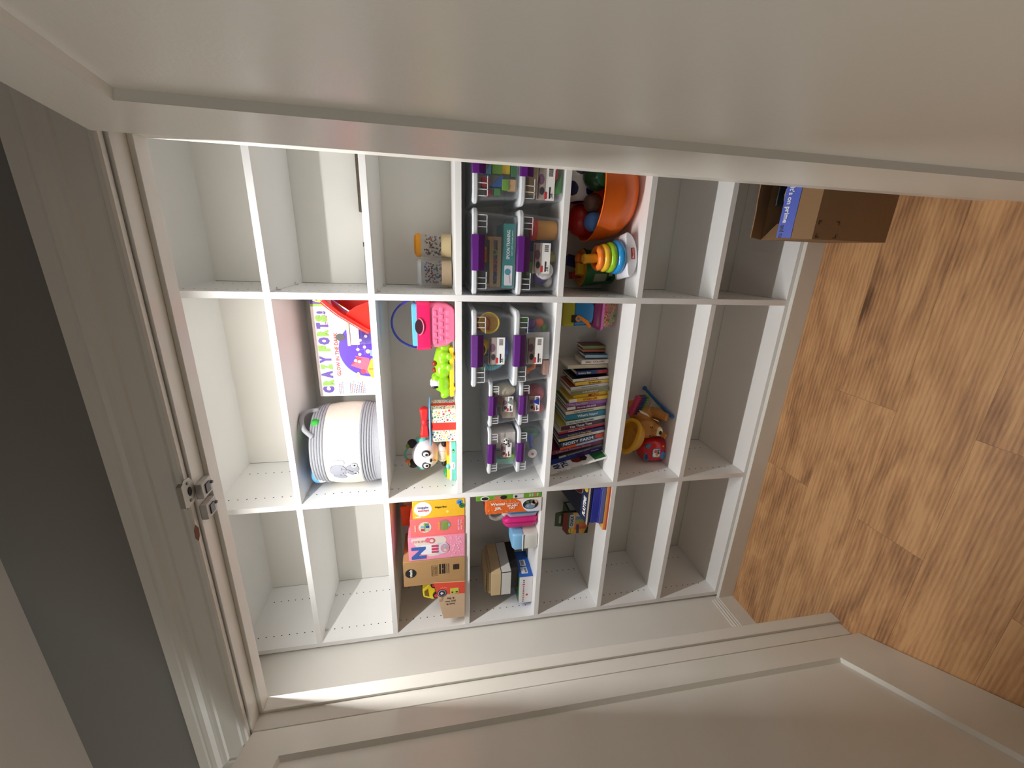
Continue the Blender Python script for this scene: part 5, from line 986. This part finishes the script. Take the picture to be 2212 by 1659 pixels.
m = MB(); m.tube([(-0.055, 0.335, z+0.042), (-0.098, 0.230, z+0.018), (-0.122, 0.112, z+0.009)], [0.0075, 0.0075, 0.0085], 12); m.ell((-0.055, 0.335, z+0.042), 0.0115, 12); m.build('rod', C(36, 104, 176, 0.3), t); m = MB(); m.tube(smooth([(-0.104, 0.205, z+0.020), (-0.095, 0.190, z+0.045), (-0.078, 0.190, z+0.075), (-0.112, 0.170, z+0.10)]), 0.0012, 6); m.build('string', C(214, 190, 120), t)
t = thing('yellow_scoop', 'yellow curved toy cup resting on top of the red toy', 'toy', (-0.228, 0.140, z+0.176), (0.25, 0.35, 0.1))
YE = C(206, 152, 30, 0.5)
m = MB(); m.lathe([(0, -0.042), (0.030, -0.040), (0.055, -0.020), (0.066, 0.010), (0.070, 0.030), (0.062, 0.032), (0.056, 0.010), (0.042, -0.012), (0, -0.020)], seg=32, sx=1.15, sy=0.85); m.build('bowl', YE, t, ang=60)
m = MB(); m.tube([(0.076*1.02*math.cos(a), 0.058*math.sin(a), 0.032+0.004*math.sin(3*a)) for a in [2*PI*i/28 for i in range(28)]], [0.009+0.003*math.sin(a*0.5)**2 for a in [2*PI*i/28 for i in range(28)]], 10, 0, True); m.build('thick_rim', C(222, 170, 40, 0.5), t)

# ================================================================ right column
z = S['s3']
def jar(label, x, y, r, h, lidc, lidh, seed, pal, heap):
    t = thing('plastic_jar', label, 'jar', (x, y, z)); lm = C(*lidc, 0.35) if lidc else LIDM
    hb = h-lidh
    MB().lathe([(0, 0.0), (r*0.94, 0.0), (r, 0.004), (r, hb-0.010), (r*0.93, hb), (r*0.91, hb), (r*0.97, hb-0.010), (r*0.97, 0.005), (0, 0.004)], seg=40).build('jar_body', clear('clear_bin_plastic', (0,0,0), 0), t)
    pr = [(0, hb+0.0005), (r*0.96, hb+0.0005), (r*1.0, hb+0.002), (r*1.0, hb+lidh*.7), (r*.86, hb+lidh*.8), (r*.80, hb+lidh), (0, hb+lidh)]
    MB().lathe(pr, seg=40).build('jar_lid', lm, t)
    m = MB(); m.lathe([(r*1.003, 0.004), (r*1.012, 0.004), (r*1.012, 0.042), (r*1.003, 0.042)], seg=40); m.build('paper_label', C(196, 176, 134) if lidc else C(186, 164, 136), t)
    rnd = random.Random(seed); m = MB(); ms = [C(*c) for c in pal]
    for i in range(120):
        a = rnd.uniform(0, 2*PI); rr_ = r*0.84*math.sqrt(rnd.uniform(0.35, 1)); zz = rnd.uniform(0.010, hb-0.016); p = Vector((rr_*math.cos(a), rr_*math.sin(a), zz)); d = Vector((rnd.uniform(-1, 1), rnd.uniform(-1, 1), rnd.uniform(-1, 1))).normalized()*rnd.uniform(0.004, 0.010)
        q = p+d; k_ = math.hypot(q.x, q.y)
        if k_ > r*0.9: q.x *= r*0.9/k_; q.y *= r*0.9/k_
        q.z = min(max(q.z, 0.008), hb-0.012); m.tube([p, (p+q)/2+Vector((0, 0, 0.002)), q], [0.0020, 0.0036, 0.0016], 6, rnd.randrange(len(ms)))
    o = m.build('toy_figures', ms); tag(o, heap, 'toy figures', kind='stuff', loc=(x, y, z+0.0004))
jar('jar with an amber screw lid, right of the lidless-looking clear jar', 0.595, 0.262, 0.0445, 0.145, (240, 160, 36), 0.026, 11, [(90, 62, 44), (150, 110, 80), (60, 56, 54), (206, 196, 180), (196, 110, 60), (40, 36, 36)], 'tangle of brown and grey toy figures in the amber-lidded jar')
jar('jar with a clear lid, beside the divider', 0.492, 0.245, 0.0500, 0.136, None, 0.016, 12, [(60, 56, 60), (90, 80, 76), (60, 110, 190), (150, 40, 60), (210, 190, 120), (46, 40, 44)], 'heap of dark and blue toy figures in the clear-lidded jar')
z = S['s2']
t = thing('slate_board', 'dark mottled board lying at the back of the upper right shelf', 'board', (0.708, 0.30, z)); MB().box(0, 0.392, 0, 0.05, 0, 0.055).build('board', M('dark_mottled', (84, 74, 62), 0.7, 0.5, 60), t, bevel=0.001)
t = thing('document_box', 'thin white and grey case lying at the back beside the dark board', 'case', (0.436, 0.30, z)); MB().box(0, 0.150, 0, 0.050, 0, 0.048).build('case_body', C(172, 172, 172), t, bevel=0.002); MB().box(0.152, 0.262, 0, 0.05, 0, 0.046).build('white_end', C(230, 228, 222), t, bevel=0.002); MB().box(0.145, 0.162, -0.0010, 0.006, 0.038, 0.0488).build('socket', C(60, 60, 64), t, bevel=0.001)

z = S['s5']
t = thing('toy_bowl', 'big orange plastic bowl heaped with balls', 'bowl', (0.802, 0.176, z))
pr = [(0, 0), (0.085, 0), (0.110, 0.012), (0.145, 0.050), (0.163, 0.100), (0.169, 0.160), (0.172, 0.166), (0.168, 0.168), (0.163, 0.160), (0.157, 0.102), (0.140, 0.056), (0.106, 0.018), (0, 0.008)]
MB().lathe(pr, seg=64).build('bowl_body', C(240, 110, 24, 0.35), t, ang=60)
import bmesh
def ball(name, label, loc, r, mats, kind=None):
    bm = bmesh.new(); bmesh.ops.create_icosphere(bm, subdivisions=6 if kind == 'soccer' else 4, radius=r); me = bpy.data.meshes.new(name)
    if kind == 'soccer':
        g = (1+5**.5)/2; ic = [Vector(v).normalized() for v in ((0, 1, g), (0, -1, g), (0, 1, -g), (0, -1, -g), (1, g, 0), (-1, g, 0), (1, -g, 0), (-1, -g, 0), (g, 0, 1), (-g, 0, 1), (g, 0, -1), (-g, 0, -1))]
        for f in bm.faces:
            c_ = f.calc_center_median().normalized()
            f.material_index = 1 if max(c_.dot(v) for v in ic) > math.cos(math.radians(20.5)) else 0
    elif kind == 'marble':
        for f in bm.faces:
            c_ = f.calc_center_median()*38/r*0.04
            v = math.sin(c_.x*14+3*math.sin(c_.y*11))*math.sin(c_.z*13+2*math.sin(c_.x*9)); f.material_index = 1 if v > 0.55 else (2 if v < -0.5 else 0)
    bm.to_mesh(me); bm.free(); me.polygons.foreach_set('use_smooth', [True]*len(me.polygons))
    for q in mats: me.materials.append(q)
    o = bpy.data.objects.new(name, me); COL.objects.link(o); return tag(o, label, 'ball', 'balls in the orange bowl', loc=loc)
o = ball('soccer_ball', 'white football with navy patches in the orange bowl', (0.846, 0.190, z+0.212), 0.077, [C(232, 230, 232, 0.35), C(24, 26, 84, 0.35)], 'soccer'); o.rotation_euler = (0.95, 0.25, 0.55)
ball('play_ball', 'dark green mottled ball in front of the football', (0.858, 0.088, z+0.168), 0.054, [M('green_marble', (26, 66, 38), 0.2, 0.85, 35)])
ball('play_ball', 'red ball at the left in the orange bowl', (0.712, 0.210, z+0.174), 0.062, [C(178, 26, 18, 0.3)])
ball('play_ball', 'small light blue ball near the left rim of the bowl', (0.702, 0.120, z+0.157), 0.036, [C(84, 138, 214, 0.35)])
ball('play_ball', 'small brown and black ball between the red and green ones', (0.770, 0.140, z+0.158), 0.036, [M('brown_marble', (120, 90, 76), 0.4, 0.8, 40)])
# ring stacker
t = thing('ring_stacker', 'ring stacking toy with four coloured rings on a yellow post', 'ring stacker', (0.582, 0.082, z+0.0055), (math.radians(3), math.radians(-5), 0.2))
m = MB(); P = []
for i in range(17):
    a = PI+PI*i/16; P.append((0.082*math.cos(a), 0.040+0.040*math.sin(a)))
P += [(0.070, 0.046), (-0.070, 0.046)]
m.prism(P, -0.050, 0.050, 'y'); m.build('rocking_base', C(234, 234, 240, 0.25), t, bevel=0.004)
m = MB(); dec(m, rr(-0.018, 0.024, 0.012, 0.026, 0.002), 0, -0.0502); m.build('badge', C(206, 30, 44), t); txt(t, 'fisher-price', (0.003, -0.0516, 0.019), 0.036, 0.008, WHT, bold=0.02)
MB().lathe([(0, 0.046), (0.022, 0.046), (0.0165, 0.185), (0.018, 0.188), (0.018, 0.196), (0.014, 0.200), (0, 0.200)], seg=28).build('post', C(240, 186, 50, 0.3), t)
t_st = t
for (nm, zz, R_, r_, c_, lab) in (('ring', 0.064, 0.047, 0.0170, (38, 150, 220), 'blue'), ('ring', 0.092, 0.042, 0.0150, (150, 206, 40), 'green'), ('ring', 0.117, 0.038, 0.0140, (246, 196, 50), 'yellow'), ('ring', 0.140, 0.034, 0.0130, (244, 130, 44), 'orange')):
    m = MB(); m.tube([(R_*math.cos(2*PI*k/40), R_*math.sin(2*PI*k/40), 0) for k in range(40)], r_, 16, 0, True); o = m.build('toy_ring', C(*c_, 0.18, 0.3)); 
    off = Matrix.Rotation(0.2, 4, 'Z') @ Matrix.Rotation(math.radians(-5), 4, 'Y') @ Matrix.Rotation(math.radians(3), 4, 'X') @ Vector((0, 0, zz))
    tag(o, lab+' plastic ring threaded on the yellow post', 'toy ring', 'rings on the stacking toy', loc=(0.582+off.x, 0.082+off.y, z+0.0055+off.z), rot=(math.radians(3), math.radians(-5), 0.2))
# green bucket with blocks
t = thing('toy_bucket', 'green bucket with a yellow inside, holding blocks behind the ring stacker', 'bucket', (0.528, 0.262, z))
MB().lathe([(0, 0), (0.060, 0), (0.064, 0.004), (0.075, 0.130), (0.079, 0.132), (0.079, 0.142), (0.074, 0.142)], seg=48).build('bucket_body', C(44, 112, 52, 0.4), t)
MB().lathe([(0.0790, 0.1425), (0.0735, 0.1435), (0.072, 0.128), (0.060, 0.006), (0, 0.006)], seg=48).build('inside', C(206, 150, 30, 0.4), t)
def strip(u0, u1, v0, v1, c_, nm, off=0.0006):
    m = MB(); n = 8; rings = []
    for i in range(n+1):
        a = -PI/2+(u0+(u1-u0)*i/n)/0.072; R0 = 0.064+0.011*v0/0.13; R1 = 0.064+0.011*v1/0.13
        rings.append([Vector(((R0+off)*math.cos(a), (R0+off)*math.sin(a), v0)), Vector(((R1+off)*math.cos(a), (R1+off)*math.sin(a), v1)), Vector(((R1-.001)*math.cos(a), (R1-.001)*math.sin(a), v1)), Vector(((R0-.001)*math.cos(a), (R0-.001)*math.sin(a), v0))])
    m.loft(rings); return m.build(nm, C(*c_), t)
strip(-0.060, -0.020, 0.045, 0.100, (160, 156, 130), 'paper_label'); strip(-0.058, -0.038, 0.020, 0.038, (20, 30, 60), 'code_patch', 0.0009); strip(-0.030, -0.012, 0.020, 0.036, (190, 190, 180), 'age_mark', 0.0009)
z1 = z+0.010
block('building_block', (222, 186, 40), (0.515, 0.235, z1+0.10), (0.044, 0.030, 0.060), 'yellow block sticking out of the green bucket', cat='building block', rot=(0.1, 0.1, 0.3))
block('building_block', (150, 34, 44), (0.500, 0.262, z1+0.12), (0.030, 0.030, 0.060), 'dark red block behind the yellow one in the green bucket', cat='building block', rot=(0.2, -0.1, 0.1))
block('building_block', (44, 50, 110), (0.545, 0.290, z1+0.125), (0.040, 0.030, 0.065), 'navy block at the back of the green bucket', cat='building block', rot=(0.1, 0.2, 0.4))
t = thing('toy_giraffe', 'orange toy animal standing in the green bucket of blocks', 'toy animal', (0.565, 0.245, z1+0.09)); m = MB(); m.box(-0.018, 0.018, -0.012, 0.012, 0, 0.055); m.ell((0.0, 0, 0.060), (0.024, 0.015, 0.016)); m.ell((-0.020, -0.006, 0.064), (0.014, 0.011, 0.010)); m.build('body', C(226, 120, 30, 0.35), t, bevel=0.003); MB().ell((-0.016, -0.015, 0.070), 0.003, 8).build('eye', BLACK, t)

# ================================================================ shipping carton on the floor
t = thing('shipping_carton', 'open brown cardboard carton with blue tape on the floor before the shelves', 'cardboard box', (0.660, -0.243, 0))
w, d, h, th = 0.30, 0.222, 0.297, 0.004
KD = M('carton_brown', (146, 114, 80), 0.85, 0.06, 18, 0.2, bscale=90)
m = MB(); m.box(0, w, 0, th, 0, h); m.build('front_wall', KD, t, smooth=False); MB().box(0, w, d-th, d, 0, h).build('rear_wall', KD, t, smooth=False)
MB().box(0, th, th, d-th, 0, h).build('left_wall', KD, t, smooth=False); MB().box(w-th, w, th, d-th, 0, h).build('right_wall', KD, t, smooth=False); MB().box(th, w-th, th, d-th, 0, 0.004).build('bottom', KD, t, smooth=False)
def flap(name, pts4, mt=KD, tape=None, mats=None):
    A, B_, C_, D_ = [Vector(p) for p in pts4]; n = (B_-A).cross(D_-A).normalized()*0.0035; m = MB()
    nu, nv = 10, 5; g = []; rn = random.Random(len(name))
    top = []; 
    for i in range(nu+1):
        for j in range(nv+1):
            u = i/nu; v = j/nv; p = A*(1-u)*(1-v)+B_*u*(1-v)+C_*u*v+D_*(1-u)*v
            if 0 < v: p = p+n*(rn.uniform(-0.35, 0.35))*v
            top.append(p)
    q = nv+1; N_ = len(top); vs = top+[p-n for p in top]; fs = []; mi = []
    for i in range(nu):
        for j in range(nv): fs.append((i*q+j, (i+1)*q+j, (i+1)*q+j+1, i*q+j+1)); fs.append((N_+i*q+j, N_+i*q+j+1, N_+(i+1)*q+j+1, N_+(i+1)*q+j))
    for i in range(nu): fs.append((i*q, N_+i*q, N_+(i+1)*q, (i+1)*q)); fs.append((i*q+nv, (i+1)*q+nv, N_+(i+1)*q+nv, N_+i*q+nv))
    for j in range(nv): fs.append((j, j+1, N_+j+1, N_+j)); fs.append((nu*q+j, N_+nu*q+j, N_+nu*q+j+1, nu*q+j+1))
    m.add(vs, fs); return m.build(name, mt, t, ang=25)
KL = KD
fl = flap('front_flap', [(0, 0.001, h), (w, 0.001, h), (w, 0.098, h+0.050), (0.004, 0.094, h+0.047)])
Uf = Vector((0, 0.095, 0.048)).normalized(); Nf = Vector((1, 0, 0)).cross(Uf)
def on_f(x, s, o=0.0016): p = Vector((0, 0.001, h))+Uf*s+Nf*o; return Vector((x, p.y, p.z))
m = MB(); n = 12; rings = []
for i in range(n+1): x_ = 0.004+(w-0.006)*i/n; rings.append([on_f(x_, 0.062, 0.0022), on_f(x_, 0.1075, 0.0022), on_f(x_, 0.1075, -0.006), on_f(x_, 0.062, -0.002)])
m.loft(rings); m.build('blue_tape', M('blue_tape', (70, 92, 200), 0.45, 0.06, 60), fl, smooth=False)
txt(fl, 'It’s on prime', tuple(on_f(0.108, 0.092, 0.0026)), 0.112, 0.020, WHT, R=(-1, 0, 0), U=tuple(-Uf), bold=0.02); txt(fl, 'and nu', tuple(on_f(0.024, 0.094, 0.0026)), 0.040, 0.014, C(24, 30, 60), R=(-1, 0, 0), U=tuple(-Uf), bold=0.02)
flap('rear_flap', [(0, d, h), (w, d, h), (w, d-0.055, h+0.095), (0.006, d-0.030, h+0.070)])
flap('left_flap', [(0.0, 0.004, h), (0.0, d-0.002, h), (0.055, d-0.03, h-0.030), (0.055, 0.05, h-0.030)])
m = MB()
for (cx, cz, sx, sz) in ((0.058, 0.286, -1, -1), (0.058, 0.206, -1, 1), (0.006, 0.286, 1, -1), (0.006, 0.206, 1, 1)):
    a = 0.012; e = 0.0022; dec(m, [(cx, cz), (cx+sx*a, cz), (cx+sx*a, cz+sz*e), (cx, cz+sz*e)], 0); dec(m, [(cx, cz), (cx+sx*e, cz), (cx+sx*e, cz+sz*a), (cx, cz+sz*a)], 0)
m.build('printed_corner_marks', C(30, 24, 20), t, smooth=False)
t = thing('foil_bag', 'crumpled silver and black bag inside the open carton', 'bag', (0.800, -0.140, 0.0045))
m = MB(); rn = random.Random(8); rings = []
for i in range(16):
    zz = 0.005+i*0.0215; rings.append([Vector((0.060*math.cos(2*PI*k/22)*(1+rn.uniform(-.10, .10))*(1 if i < 13 else 1-0.16*(i-12)), 0.045*math.sin(2*PI*k/22)*(1+rn.uniform(-.14, .14))*(1 if i < 13 else 1-0.22*(i-12)), zz)) for k in range(22)])
m.loft(rings); m.build('foil', M('crumpled_foil', (214, 212, 208), 0.25, 0.45, 60, metal=0.7), t, ang=20)
MB().box(-0.030, 0.062, 0.034, 0.044, 0.10, 0.335).build('black_panel', C(24, 24, 26), t, bevel=0.003)
